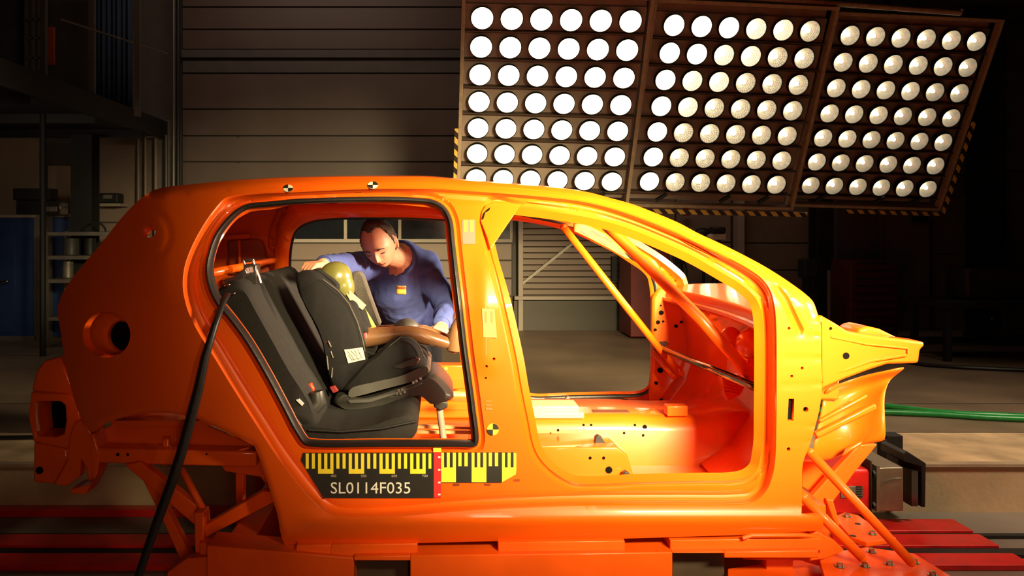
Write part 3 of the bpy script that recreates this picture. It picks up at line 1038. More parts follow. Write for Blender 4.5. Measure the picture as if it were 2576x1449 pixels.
lettering('test_number', 'SL0114F035', WHITEPR, scale, P(832, 1241, ys - .0022), (1, 0, 0), (0, 0, 1), P(1032, 0, ys).x - P(832, 0, ys).x, P(0, 1213, ys).z - P(0, 1241, ys).z)
for x0, s in ((832, '400'), (908, '500'), (985, '600'), (1062, '700')):
    lettering('scale_figure', s, mat('grey_white_print', (.42, .36, .30), .6), scale, P(x0, 1200, ys - .0022), (1, 0, 0), (0, 0, 1), 14 / 695., 6 / 695.)
for x0, y0, s in ((1140, 1222, '800'), (1218, 1222, '900'), (1292, 1211, '1000')):
    lettering('scale_figure', s, mat('brown_ink', (.10, .035, .01), .6), scale, P(x0, y0, sy(x0, y0) - .003), (1, 0, 0), (0, 0, 1), 16 / 695., 6 / 695.)


# ---------------------------------------------------------------- the sled under the car
sled = thing('test_sled', 'orange steel test sled with bolted plates carrying the car body', 'sled', (0, .8, -.28))


def sled_beam(name, top, bottom, y0, dep, cuts, parent, bev=.006, label=None):
    """long plate seen from the side with window cut-outs, as pieces between and above the cuts"""
    m = MB()
    m.pxprism(top + bottom, y0, dep)
    return m.build(name, SLED, parent, bevel=bev, label=label)


# upper beam: rises slightly toward the nose, three open pockets
def beam_y(px): return 1372 - (px - 700) * .0135


def piece(x0, x1, ya, yb, y0, dep): return MB().pxprism([(x0, ya(x0)), (x1, ya(x1)), (x1, yb(x1)), (x0, yb(x0))], y0, dep)


lo = lambda x: 1402 - (x - 740) * .0125
for x0, x1 in ((745, 832), (832, 1050), (1253, 1572), (1686, 2068)):
    piece(x0, x1, beam_y, lo, .012, .12).build('upper_beam_plate', SLED, sled, bevel=.003)
mid = lambda x: 1394 - (x - 740) * .0125
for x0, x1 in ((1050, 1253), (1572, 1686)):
    piece(x0, x1, beam_y, lo, .12, .01).build('pocket_back', mat('pocket_shade', (.045, .022, .010), .7, var=.3), sled)  # dark backing colour holds the shade of the open pockets
    piece(x0, x1, lambda x: lo(x) - 3, lo, .012, .11).build('pocket_floor', SLED, sled)
# lower ledge that stands a little further out
ledge = lambda x: 1401 - (x - 740) * .0125
low = lambda x: 1800.
for x0, x1, ya, yb in ((520, 890, None, low), (890, 1032, None, lambda x: 1411.), (1032, 1692, None, low), (1692, 1822, None, lambda x: 1392.), (1822, 2060, None, lambda x: 1404.), ):
    piece(x0, x1, ledge if x0 > 600 else (lambda x: 1372 + (x - 520) * .085), yb, -.015 if x0 > 600 else -.01, .14).build('lower_beam_plate', SLED, sled, bevel=.004)
piece(890, 1032, lambda x: 1411., low, .10, .01).build('pocket_back', mat('pocket_shade', (.045, .022, .010), .7, var=.3), sled)  # lower pockets get the same painted shade
piece(1692, 1822, lambda x: 1392., low, .10, .01).build('pocket_back', mat('pocket_shade', (.045, .022, .010), .7, var=.3), sled)
# thin rod lying along the upper beam
MB().tube([P(1868, 1354, .0), P(1890, 1347, .0), P(2010, 1346, .0), P(2060, 1350, .03)], .008, 8).build('side_rod', SLED, sled)
# deck plates at the nose
zp = .175


def plate(pts, z, t, name='deck_plate'):
    q = []
    for a, b in pts:
        d = (CZ - z) * F / (b - CY)
        q.append(Vector(((a - CX) * d / F, d - D0, z)))
    return MB().prism(q, (0, 0, -t)), q


m, _ = plate([(2095, 1300), (2125, 1288), (2160, 1296), (2195, 1320), (2255, 1352), (2180, 1364), (2140, 1350)], zp, .02)
m.build('deck_plate', SLED, sled, bevel=.003)
m, _ = plate([(2020, 1393), (2065, 1392), (2180, 1376), (2300, 1392), (2420, 1465), (2420, 1520), (2100, 1540), (2060, 1404)], zp - .01, .03)
m.build('deck_plate', SLED, sled, bevel=.003)
m, _ = plate([(1830, 1430), (2048, 1402), (2110, 1470), (2110, 1560), (1830, 1560)], zp - .06, .02)
m.build('deck_plate', SLED, sled, bevel=.003)
m = MB()
for a, b, z in ((2130, 1300, zp), (2194, 1344, zp), (2193, 1389, zp - .01), (2237, 1420, zp - .01), (2300, 1416, zp - .01), (2346, 1447, zp - .01), (2112, 1426, zp - .01), (2176, 1425, zp - .01)):
    d = (CZ - z) * F / (b - CY)
    c = Vector(((a - CX) * d / F, d - D0, z))
    w = MB().lathe([(0, -.002), (.017, -.002), (.017, .003), (.0, .003)], c, (0, 0, 1), 16)
    wo = w.build('washer', BLACKMET, sled)
    MB().lathe([(0, .003), (.0105, .003), (.0105, .013), (.007, .015), (0, .015)], c, (0, 0, 1), 6).build('bolt_head', BOLTM, wo, smooth=False)
for a, b in ((2158, 1318), (2146, 1348)):
    d = (CZ - zp) * F / (b - CY)
    c = Vector(((a - CX) * d / F, d - D0, zp))
    MB().lathe([(0, -.002), (.012, -.002), (.012, .0008), (0, .0008)], c, (0, 0, 1), 14).build('plate_hole', BLACKRUB, sled)
# outrigger beam end that the nose plate hangs on
MB().pxprism([(1870, 1408), (2045, 1398), (2062, 1394), (2064, 1362), (2040, 1345), (2055, 1337), (2100, 1360), (2125, 1385), (2080, 1405), (2040, 1412)], .03, .10).build('nose_bracket', SLED, sled, bevel=.004)
# tubular stays
MB().capsule([P(2038, 1138, .06), P(2292, 1414, -.02)], [.0165] * 2, 16).build('stay_tube', SLED, sled, sharp=0)
MB().capsule([P(2022, 1252, .06), P(2168, 1402, .02)], [.018] * 2, 16).build('stay_tube', SLED, sled, sharp=0)
# wide flat brace behind the stays
m = MB()
m.pxprism([(2160, 1118), (2208, 1118), (2150, 1190), (2095, 1265), (2052, 1300), (2018, 1270), (2044, 1248), (2095, 1190)], .32, .035)
m.build('flat_brace', SLED, sled, bevel=.005)
m = MB()
m.pxprism([(2018, 1160), (2052, 1160), (2078, 1200), (2046, 1242), (2018, 1225)], .40, .02)
m.build('web_plate', SLED, sled, bevel=.004)
m = MB()
m.pxprism([(2078, 1255), (2096, 1258), (2112, 1312), (2112, 1330), (2095, 1305)], .30, .05)
m.build('brace_foot', SLED, sled, bevel=.005)
m = MB()
m.bb(P(1500, 0, .5).x, P(2080, 0, .5).x, .45, .60, .02, .14)
m.bb(P(1500, 0, .5).x, P(2080, 0, .5).x, 1.2, 1.35, .02, .14)
m.builds('long_beam', SLED, sled)
# rear posts and diagonal braces
for pts, y0, dep in (([(488, 1290), (512, 1290), (512, 1440), (492, 1445)], .16, .08),
                     ([(312, 1170), (352, 1162), (520, 1292), (522, 1330), (486, 1318)], .24, .05),
                     ([(352, 1195), (385, 1190), (424, 1290), (480, 1400), (462, 1430), (410, 1310)], .26, .05),
                     ([(505, 1328), (660, 1236), (684, 1238), (690, 1262), (520, 1352)], .20, .05),
                     ([(592, 1185), (612, 1185), (612, 1362), (594, 1362)], .40, .05)):
    MB().pxprism(pts, y0, dep).build('rear_brace', SLED, sled, bevel=.004)
MB().capsule([P(454, 1175, .30), P(516, 1290, .22)], [.013] * 2, 12).build('rear_stay_tube', SLED, sled, sharp=0)
MB().pxprism([(420, 1440), (470, 1405), (540, 1400), (560, 1470), (420, 1500)], .10, .05).build('rear_foot', SLED, sled, bevel=.004)
MB().pxprism([(502, 1365), (520, 1366), (745, 1388), (745, 1500), (500, 1500)], .13, .05).build('rear_web', SLED, sled, bevel=.004)
# carrying frame and wheels that reach the trench floor (below the picture)
m = MB()
m.bb(-1.0, 1.6, .10, .22, -.20, -.02).bb(-1.0, 1.6, W - .22, W - .10, -.20, .14)
m.builds('runner_beam', SLED, sled, bevel=.006)
for x in (-.75, 1.25):
    m = MB()
    m.bb(x - .05, x + .05, .10, W - .1, -.10, .22)
    m.build('cross_beam', SLED, sled, bevel=.004)
for x in (-.8, 1.4):
    for y in (.16, W - .16):
        MB().lathe([(0, -.03), (.07, -.03), (.08, -.02), (.08, .02), (.07, .03), (0, .03)], (x, y, -.20 if y < 1 else -.168), (0, 1, 0), 20).build('wheel', DARKSTEEL, sled)

# ---------------------------------------------------------------- black cable hanging out of the rear doorway
m = MB()
m.tube([P(572, 742, .16), P(560, 762, .06), P(540, 820, -.035), P(516, 900, -.045), P(500, 975, -.045), P(478, 1060, -.045), P(456, 1140, -.045), P(430, 1220, -.045), P(400, 1300, -.045), P(370, 1385, -.045), P(345, 1460, -.04), P(335, 1560, -.03)],
       [.012, .012, .0125, .015, .017, .018, .018, .018, .017, .015, .014, .014], 12)
tag(m.build('cable_bundle', BLACKRUB), 'thick black cable bundle hanging from the rear doorway to the ground', 'cable')

# ---------------------------------------------------------------- rear bench
bench = thing('rear_bench_seat', 'charcoal fabric rear bench seat behind the open rear doorway', 'car seat', (-.4, .8, .4))


def rounded_slab(prof, y0, y1, n_y, bulge, name, m_, parent, lobes=None, **kw):
    """side profile (x,z) swept across the car, softly bulging, with optional seams (y positions)"""
    q = cr(prof, True, .02)
    cx, cz = q.mean(0)
    rings = []
    for k in range(n_y + 1):
        u = k / n_y
        y = y0 + (y1 - y0) * u
        e = min(u, 1 - u) * (y1 - y0)
        s = 1 - .10 * max(0, 1 - e / .045) ** 2
        g = 0
        for ly in (lobes or []): g += math.exp(-((y - ly) / .012) ** 2)
        s -= .035 * g
        rings.append([Vector((cx + (a - cx) * s, y, cz + (b - cz) * s)) for a, b in q])
    return MB().loft(rings).build(name, m_, parent, sharp=60, **kw)


def xz(px, py, y):
    p = P(px, py, y)
    return (p.x, p.z)


yb = .27
back = [xz(545, 735, yb), xz(560, 716, yb), xz(590, 704, yb), xz(612, 712, yb), xz(640, 760, yb), xz(690, 850, yb), xz(740, 940, yb), xz(790, 1020, yb), xz(800, 1075, yb), xz(775, 1085, yb), xz(735, 1050, yb), xz(690, 970, yb), xz(620, 850, yb), xz(565, 775, yb)]
rounded_slab(back, .235, .74, 56, 0, 'backrest', FABRIC, bench, [.42, .57], label=None)
rounded_slab(back, .75, 1.47, 60, 0, 'backrest', FABRIC, bench, [.93, 1.2, 1.32])
MB().tube([P(556, 752, .235), P(620, 845, .228), P(690, 965, .228), P(740, 1055, .23), P(790, 1120, .235)], .012, 8).build('side_piping', BLACKRUB, bench)
yc = .24
cush = [xz(735, 1072, yc), xz(770, 1066, yc), xz(850, 1076, yc), xz(950, 1062, yc), xz(1025, 1038, yc), xz(1048, 1048, yc), xz(1050, 1085, yc), xz(1030, 1112, yc), xz(1005, 1128, yc), xz(900, 1134, yc), xz(780, 1132, yc), xz(750, 1095, yc)]
rounded_slab(cush, .215, 1.47, 90, 0, 'seat_cushion', FABRIC, bench, [.46, .74, 1.1])
m = MB()
m.tube([P(776, 1082, .205), P(860, 1086, .205), P(960, 1078, .205), P(1048, 1060, .21)], .005, 8)
m.builds('cushion_seam', BLACKRUB, bench)
# bolster between backrest and cushion
m = MB()
m.tube([P(795, 985, .30), P(800, 1010, .30), P(780, 1035, .29)], [.03, .035, .03], 12)
m.build('hinge_cover', PLASTIC, bench)
m = MB().pxprism([(744, 1006), (752, 1004), (764, 1016), (760, 1022)], .225, .01)
m.build('white_tag', WHITEPR, bench, label='small white tag on the seat')
# head restraint posts and lock on top of the backrest
for px in (0, 23):
    m = MB()
    m.tube([P(613 + px, 654, .44), P(617 + px, 668, .44), P(629 + px, 700, .44), P(632 + px, 712, .44)], .0075, 10)
    m.build('guide_post', STEEL, bench)
m = MB()
m.bar(P(612, 655, .44), P(640, 654, .44), .014)
m.bb(P(618, 0, .46).x, P(650, 0, .46).x, .42, .50, P(0, 712, .46).z, P(0, 664, .46).z)
m.build('post_block', BLACKMET, bench, bevel=.003)
m = MB()
m.pxprism([(560, 706), (600, 686), (618, 672), (622, 690), (600, 712), (575, 726)], .36, .06)
lk = m.build('backrest_lock', BLACKMET, bench, bevel=.004)
m = MB()
for a, b in (((566, 719), (577, 716)), ((571, 742), (590, 738)), ((584, 694), (590, 690))):
    m.capsule([P(*a, .215), P(*b, .215)], [.004, .004], 8)
m.capsule([P(546, 656, .24), P(560, 659, .24)], [.002, .002], 8)
for k in range(3):
    pass
MB().capsule([P(566, 719, .215), P(577, 716, .215)], [.004] * 2, 8).build('latch_pin', STEEL, bench)
MB().capsule([P(571, 742, .212), P(590, 738, .212)], [.004] * 2, 8).build('latch_pin', STEEL, bench)
# belt lying on the backrest, with buckle
m = MB()
path = [P(652, 716, .50), P(668, 752, .47), P(690, 810, .44), P(722, 880, .42), P(757, 945, .41), P(778, 975, .41)]
rows = [[p + Vector((-.008, -.024, -.002)), p + Vector((0, .0, .004)), p + Vector((.008, .024, -.002))] for p in path]
belt = m.strip(rows).build('seat_belt', FABRIC2, bench, thick=.003)
m = MB()
m.pxprism([(768, 968), (782, 964), (790, 980), (786, 993), (772, 994), (766, 982)], .37, .03)
bk = m.build('buckle', mat('orange_red_plastic', (.50, .06, .02), .35), belt, bevel=.003)
MB().bar(P(772, 975, .368), P(784, 986, .368), .008, .004).build('buckle_slot', CREAM, bk)

# ---------------------------------------------------------------- child seat
cs = thing('child_seat', 'black child car seat on a base with support leg, on the bench', 'child seat', (-.1, 1.02, .5))
yn, yf = .56, .98
WING = [(741, 692), (752, 682), (778, 678), (797, 684), (820, 703), (849, 728), (880, 762), (903, 809), (915, 850), (921, 880), (926, 908), (905, 940), (880, 962), (862, 986), (838, 984), (822, 945), (812, 884), (792, 823), (762, 768), (744, 728)]


def shell_part(poly, ya, yb_, name, m_, parent, inset=.035, n=7, sharp=60, **kw):
    q = cr(poly, True, 9)
    q = [P(a, b, yn) for a, b in q]
    c = sum(q, Vector()) / len(q)
    rings = []
    for k in range(n + 1):
        u = k / n
        e = min(u, 1 - u) * (yb_ - ya)
        s = 1 - inset / .2 * max(0, 1 - e / .05) ** 2
        rings.append([Vector((c.x + (p.x - c.x) * s, ya + (yb_ - ya) * u, c.z + (p.z - c.z) * s)) for p in q])
    return MB().loft(rings).build(name, m_, parent, sharp=sharp, **kw)


shell_part(WING, yn, yn + .075, 'side_wing', FABRIC2, cs, n=10)
shell_part([(a + 6, b) for a, b in WING], yf - .075, yf, 'side_wing', GREYFAB, cs, n=10, label='grey lined far side wing')
# grey lining panel on the inside of the far wing
m = MB()
m.pxprism([(884, 684), (906, 682), (916, 694), (936, 752), (958, 812), (958, 820), (925, 818), (900, 760), (884, 730)], yf - .085, .06)
m.build('far_head_wing', GREYFAB, cs, bevel=.012)
m = MB()
BK = [(744, 700), (770, 684), (800, 690), (822, 740), (846, 820), (870, 890), (880, 950), (840, 984), (820, 940), (806, 870), (780, 810), (755, 760)]
shell_part(BK, yn + .03, yf - .03, 'back_shell', FABRIC2, cs, n=12)
m = MB()
shell_part([(770, 690), (792, 678), (815, 690), (850, 722), (842, 742), (800, 728), (774, 712)], yn + .05, yn + .12, 'head_rest_pad', FABRIC2, cs)
SEATB = [(858, 985), (880, 955), (915, 915), (945, 893), (971, 866), (990, 852), (1008, 846), (1035, 850), (1055, 868), (1068, 898), (1074, 925), (1060, 938), (1000, 956), (930, 975), (890, 990)]
shell_part(SEATB, yn - .005, yn + .07, 'thigh_bolster', FABRIC2, cs, n=10)
shell_part(SEATB, yf - .07, yf, 'thigh_bolster', FABRIC2, cs, n=10)
shell_part([(870, 985), (900, 935), (960, 905), (1040, 890), (1070, 905), (1072, 928), (1000, 952), (900, 985)], yn + .05, yf - .05, 'seat_pad', FABRIC2, cs, n=10)
TRIM = [(872, 988), (880, 976), (940, 960), (1010, 944), (1076, 918), (1083, 926), (1080, 940), (1050, 955), (960, 980), (900, 996), (874, 1000)]
shell_part(TRIM, yn - .012, yf + .012, 'side_trim', GREYPLA, cs, inset=.01)
# dark recess with the shiny recline lever inside the bolster
m = MB()
m.pxprism([(985, 925), (1020, 905), (1046, 896), (1058, 903), (1050, 918), (1010, 930)], yn - .012, .02)
rv = m.build('recline_lever', BLACKMET, cs, bevel=.006)
BASE = [(835, 1014), (840, 1000), (850, 992), (905, 1002), (1000, 976), (1086, 946), (1100, 950), (1120, 968), (1138, 992), (1142, 1004), (1128, 1012), (1095, 1018), (1078, 1004), (1062, 994), (1010, 1010), (960, 1024), (884, 1034), (846, 1028)]
shell_part(BASE, yn - .005, yf + .005, 'isofix_base', PLASTIC, cs, inset=.02, n=12)
m = MB()
m.pxprism([(872, 1006), (930, 1004), (1000, 984), (1062, 962), (1060, 968), (1000, 992), (930, 1014), (880, 1016)], yn - .012, .02)
m.build('base_slot', GREYPLA, cs, bevel=.004)
m = MB()
for k, (a, b) in enumerate(((1003, 982), (1008, 990), (1012, 980), (998, 990), (1018, 986), (1040, 962), (1048, 958), (1058, 952))):
    m.lathe([(0, -.004), (.006, -.004), (.004, .006), (0, .006)], P(a, b, yn - .012), (0, 1, 0), 8)
m.builds('base_catch', STEEL, cs)
m = MB()
m.pxprism([(1012, 1020), (1034, 1014), (1040, 1024), (1036, 1036), (1016, 1040)], yn + .02, .03)
m.build('foot_switch', BLACKRUB, cs, bevel=.003)
m = MB().pxprism([(1034, 1012), (1044, 1012), (1048, 1028), (1040, 1030)], yn + .015, .02)
m.build('light_button', GREYFAB, cs, bevel=.003)
m = MB().pxprism([(1092, 1012), (1126, 1010), (1126, 1026), (1108, 1034), (1090, 1024)], .74, .06)
m.build('leg_socket', PLASTIC, cs, bevel=.006)
m = MB()
a, b = P(1106, 1030, .77), P(1118, 1122, .77)
b2 = a + (b - a) * ((a.z - fz - .008) / (a.z - b.z))
m.capsule([a, b2], [.0155, .0155], 14)
lg_ = m.build('support_leg', mat('pale_aluminium', (.62, .50, .40), .35, .4), cs)
MB().bb(b2.x - .05, b2.x + .05, .71, .83, fz, fz + .018).build('leg_foot', PLASTIC, lg_, bevel=.004)
# printed label on the shell side
m = MB().pxprism([(866, 880), (912, 874), (919, 904), (876, 914)], yn - .008, .004)
lb = m.build('instruction_label', CREAM, cs, smooth=False, label='cream label with a line drawing')
m = MB()
for pts in ([(874, 884), (884, 894), (892, 908)], [(882, 882), (896, 896), (902, 906)], [(892, 880), (899, 894), (908, 886)], [(900, 878), (906, 892), (912, 902)], [(876, 892), (886, 906)], [(884, 906), (908, 900)]):
    m.tube([P(a, b, yn - .0085) for a, b in pts], .0012, 5)
m.builds('drawing_line', mat('grey_ink', (.12, .10, .08), .7), lb)
m = MB()
m.tube([P(815, 862, yn - .004), P(826, 858, yn - .006), P(832, 872, yn - .004)], .005, 8)
m.build('metal_catch', STEEL, cs)
m = MB().pxprism([(828, 974), (842, 970), (852, 984), (838, 990)], yn - .01, .02)
m.build('red_indicator', DARKRED, cs, bevel=.003)
m = MB()
for pts in ([(822, 895), (826, 930)], [(832, 884), (838, 900)], [(836, 925), (834, 950)]):
    m.tube([P(a, b, yn - .006) for a, b in pts], .003, 6)
m.builds('rail_clip', DULLSTEEL, cs)
# bright harness adjuster parts in the seat
m = MB()
m.tube([P(925, 886, .68), P(940, 892, .67), P(955, 888, .67), P(962, 880, .67)], .006, 8)
m.build('crotch_buckle', BLACKMET, cs)
MB().capsule([P(952, 886, .65), P(960, 878, .65)], [.006, .005], 8).build('chrome_tongue', STEEL, cs)
# wing edge piping
MB().tube([P(812, 703, yn + .004), P(849, 730, yn + .004), P(878, 765, yn + .004), P(899, 810, yn + .004), P(911, 852, yn + .004), P(918, 884, yn + .004)], .003, 6).build('edge_piping', GREYFAB, cs)
MB().tube([P(978, 872, yn - .004), P(1008, 848, yn - .002), P(1036, 853, yn - .002), P(1056, 872, yn - .002), P(1068, 904, yn - .002)], .002, 6).build('edge_piping', GREYFAB, cs)

# ---------------------------------------------------------------- child dummy
dm = thing('crash_test_dummy', 'child crash test dummy with olive head and brown legs in the child seat', 'dummy', (-.2, .77, .75))
m = MB()
hc = P(846, 702, .77)
R = Matrix.Rotation(math.radians(-14), 3, 'Y')
m.ball(hc + Vector((-.004, 0, .006)), (.078, .068, .074), 24, 16, R)
m.ball(hc + Vector((.022, 0, -.034)), (.062, .058, .070), 20, 12, R)
m.ball(hc + Vector((.062, 0, -.030)), (.014, .012, .020), 12, 8)
hd = m.build('head', OLIVE, dm, sharp=0)
md = hd.modifiers.new('r', 'REMESH'); md.mode = 'VOXEL'; md.voxel_size = .006; md.use_smooth_shade = True
md = hd.modifiers.new('s', 'SMOOTH'); md.iterations = 8
m = MB()
m.capsule([P(866, 752, .77), P(884, 800, .77), P(905, 860, .77)], [.05, .085, .085], 14)
m.build('torso', FABRIC2, dm)
m = MB()
m.capsule([P(858, 735, .77), P(866, 762, .77)], [.036, .04], 12)
m.build('neck', OLIVE, dm)
for y, dx, dy in ((.70, 0, 0), (.84, 8, -6)):
    L = [(912 + dx, 850 + dy), (950 + dx, 846 + dy), (995 + dx, 840 + dy), (1028 + dx, 838 + dy), (1060 + dx, 844 + dy), (1100 + dx, 856 + dy), (1134 + dx, 866 + dy)]
    rad = [.046, .041, .033, .033, .037, .030, .023]
    m = MB()
    m.tube([P(a, b, y) for a, b in L], rad, 16)
    m.ball(P(*L[0], y), .046)
    m.ball(P(*L[-1], y), .025)
    lg_ = m.build('leg', BROWNP, dm)
    m = MB()
    f0, f1 = P(L[-1][0] + 6, L[-1][1] + 4, y), P(L[-1][0] + 22, L[-1][1] - 64, y)
    m.ball(f0, (.032, .030, .034), 14, 10)
    m.tube([f0 + Vector((.0, 0, -.02)), f0 + (f1 - f0) * .35, f0 + (f1 - f0) * .7, f1], [.030, .031, .030, .016], 14, flat=1.15)
    m.ball(f1, (.016, .02, .016), 12, 8)
    m.build('foot', BROWNP, lg_)
m = MB()
m.ball(P(1023, 824, .83), (.058, .05, .042), 18, 10)
m.build('knee_pad', GREYPLA, dm)
m = MB().pxprism([(1028, 838), (1046, 834), (1048, 846), (1030, 850)], .79, .03)
m.build('knee_joint', BLACKRUB, dm, bevel=.004)
# arm with a red marked wrist, resting along the body
m = MB()
m.capsule([P(882, 775, .68), P(895, 815, .67), P(916, 838, .68)], [.036, .030, .026], 12)
m.build('arm', FABRIC2, dm)
m = MB()
m.tube([P(916, 838, .655), P(918, 850, .655)], [.012, .012], 10)
m.build('wrist_marker', REDP, dm)
# harness: yellow webbing and the cream tag
m = MB()


def web(pts, w, y): 
    rows = []
    for i, (a, b) in enumerate(pts):
        j = min(i + 1, len(pts) - 1); k = max(i - 1, 0)
        dx, dy = pts[j][0] - pts[k][0], pts[j][1] - pts[k][1]
        l = math.hypot(dx, dy)
        nx, ny = -dy / l * w / 2, dx / l * w / 2
        rows.append([P(a + nx, b + ny, y), P(a, b, y - .004), P(a - nx, b - ny, y)])
    return MB().strip(rows)


web([(872, 738), (888, 768), (900, 800), (909, 830), (915, 844)], 5, .675).build('shoulder_strap', mat('pale_yellow_web', (.55, .48, .14), .8), dm, thick=.003)
web([(908, 775), (920, 792), (932, 812), (944, 834)], 15, .74).build('shoulder_strap', mat('yellow_web', (.72, .55, .06), .8), dm, thick=.003)
m = MB()
m.prism([P(880, 731, .70), P(921, 768, .70), P(912, 780, .70), (P(876, 750, .70))], (0, .006, 0))
m.build('paper_tag', mat('cream_tag', (.55, .47, .30), .8), dm, smooth=False)


# ---------------------------------------------------------------- lamp panels
def lamp_panel(org, U, V, q, label, shade, extra):
    """org = centre of the 6 x 7 lamp field, U/V = unit axes (right, up) of the panel, q = row pitch"""
    U, V = Vector(U).normalized(), Vector(V)
    V = (V - U * V.dot(U)).normalized()
    N = V.cross(U) * -1
    N = U.cross(V)                                    # toward the car
    if N.y > 0: N = -N
    o = thing('floodlight_bank', label, 'floodlight', (0, 0, 0), 'panels of round lamps above the car')
    M = Matrix((U, -N, V)).transposed().to_4x4()       # local x right, y away from the car, z up
    o.matrix_world = Matrix.Translation(org) @ M
    p = .26
    hw, h0, h1 = extra                                 # frame half width, bottom, top
    m = MB()
    t = .034
    m.bb(-hw - t, -hw, -.03, .05, h0 - t, h1 + t)
    fr = m.build('frame_post', FRAMEP, o, local=True, bevel=.003)
    for k, b in enumerate(((hw, hw + t, h0 - t, h1 + t), (-hw, hw, h0 - t, h0), (-hw, hw, h1, h1 + t))):
        m = MB()
        m.bb(b[0], b[1], -.03, .05, b[2], b[3])
        m.build('frame_post', FRAMEP, o, local=True, bevel=.003)
    m = MB()
    m.bb(-hw, hw, .13, .14, h0, h1)
    m.build('back_sheet', RAILBACK, o, local=True)
    for r in range(7):                                 # cassette of each row, its top lip catches light
        z = (3 - r) * q
        m = MB()
        m.bb(-hw, hw, .085, .11, z - q * .455, z + q * .43)
        m.build('row_cassette', RAILBACK, o, local=True, bevel=.004)
        m = MB()
        m.bb(-hw, hw, .02, .11, z - q * .50, z - q * .455)
        m.build('row_rail', mat('lamp_row_rail', (.11, .075, .055), .5, .3, var=.2), o, local=True)
    m = MB()
    for x in (-.55, .1, .5):
        m.bar((x, .0, h0 + .03), (x + .09, -.02, h0 + .11), .03)
    m.builds('latch', DARKSTEEL, o, local=True)
    for r in range(7):
        for c in range(6):
            b = bpy.data.objects.new('lamp', lamp_mesh)
            COL.objects.link(b)
            b.parent = o
            b.location = ((c - 2.5) * p, 0, (3 - r) * q)
            s = shade(r, c)
            b.rotation_euler = (0, 0, 0)
            for nm, me in (('reflector', refl[s]), ('bulb', bulb[s])):
                e = bpy.data.objects.new(nm, me)
                COL.objects.link(e)
                e.parent = b
    return o


def mesh_of(mb, name, m, smooth=True):
    me = bpy.data.meshes.new(name)
    me.from_pydata(mb.v, [], mb.f)
    me.materials.append(m)
    if smooth:
        me.shade_smooth()
        me.set_sharp_from_angle(angle=math.radians(50))
    return me


m = MB()
m.lathe([(.097, -.012), (.102, -.012), (.104, 0), (.100, .04), (.060, .11), (.0, .115)], (0, 0, 0), (0, 1, 0), 26, caps=False)
lamp_mesh = mesh_of(m, 'lamp', mat('lamp_can', (.02, .018, .016), .5, .4))
refl, bulb = [], []
WARM = (1.0, .90, .72)
for k, (er, eb) in enumerate(((4., 8.), (1.5, 8.), (.55, 12.), (.20, 11.), (.14, 10.))):
    rm = mat('lamp_reflector_%d' % k, (.62, .54, .38), .32, .8, emit=(1., .88, .66), estr=er, var=.1, scale=24, rvar=.1)
    m = MB()
    rings = []
    for i in range(7):
        u = i / 6
        r = .018 + (.0965 - .018) * u
        rings.append([Vector((r * math.cos(2 * math.pi * j / 24), .058 * (1 - u * u), r * math.sin(2 * math.pi * j / 24))) for j in range(24)])
    m.loft(rings, caps=False)
    refl.append(mesh_of(m, 'reflector', rm, k > 3))
    bm_ = mat('lamp_bulb_%d' % k, (.9, .85, .7), .4, emit=(1., .86, .62), estr=eb)
    m = MB()
    m.lathe([(.0, .012), (.014, .016), (.021, .03), (.020, .045), (.012, .058)], (0, 0, 0), (0, 1, 0), 10, caps=False)
    bulb.append(mesh_of(m, 'bulb', bm_))

a = lamp_panel((.994, 4.708, CZ + 1.139), (1, -.014, -.025), (.016, -.448, .894), .255, 'large panel of white-hot round lamps, the leftmost of the three panels',
               lambda r, c: 0 if r < 2 or (r < 5 and c < 4) else 1, (.80, -.99, .955))
b = lamp_panel((2.729, 5.012, CZ + 1.136), (.996, .091, -.02), (.054, -.384, .922), .252, 'middle panel of round lamps, yellow-black tape along its lower edge',
               lambda r, c: 1 if c < 1 or r + c < 3 else (2 if r + c < 5 else 3), (.84, -.985, .955))
c = lamp_panel((4.597, 5.59, CZ + 1.144), (.997, .074, -.027), (.056, -.426, .903), .264, 'panel of dimmer round lamps, the rightmost of the three panels',
               lambda r, c: 3 if r + c < 6 else 4, (.82, -1.0, .985))


def in_panel(o, x, y, z): return o.matrix_world @ Vector((x, y, z))


HAZ = mat('hazard_tape', (.8, .45, .05), .5)
nt = HAZ.node_tree
bs = nt.nodes['Principled BSDF']
tc = nt.nodes.new('ShaderNodeTexCoord')
wv = nt.nodes.new('ShaderNodeTexWave')
wv.wave_type = 'BANDS'
wv.bands_direction = 'DIAGONAL'
wv.inputs['Scale'].default_value = 5.2
rp = nt.nodes.new('ShaderNodeValToRGB')
rp.color_ramp.interpolation = 'CONSTANT'
rp.color_ramp.elements[0].color = (.03, .012, .008, 1)
rp.color_ramp.elements[1].position = .5
rp.color_ramp.elements[1].color = (.80, .46, .10, 1)
nt.links.new(tc.outputs['Object'], wv.inputs['Vector'])
nt.links.new(wv.outputs['Fac'], rp.inputs['Fac'])
nt.links.new(rp.outputs['Color'], bs.inputs['Base Color'])


def tape(o, x0, x1, z0, z1, y=-.045):
    m = MB()
    m.bb(x0, x1, y, y + .01, z0, z1)
    m.build('warning_tape', HAZ, o, local=True, label='yellow and black warning tape')


tape(a, -.868, -.835, -1.06, -.25)
tape(b, -.86, 1.02, -1.078, -1.03)
tape(c, -.20, .86, -1.085, -1.042)
tape(c, .86, .905, -1.06, -.02)
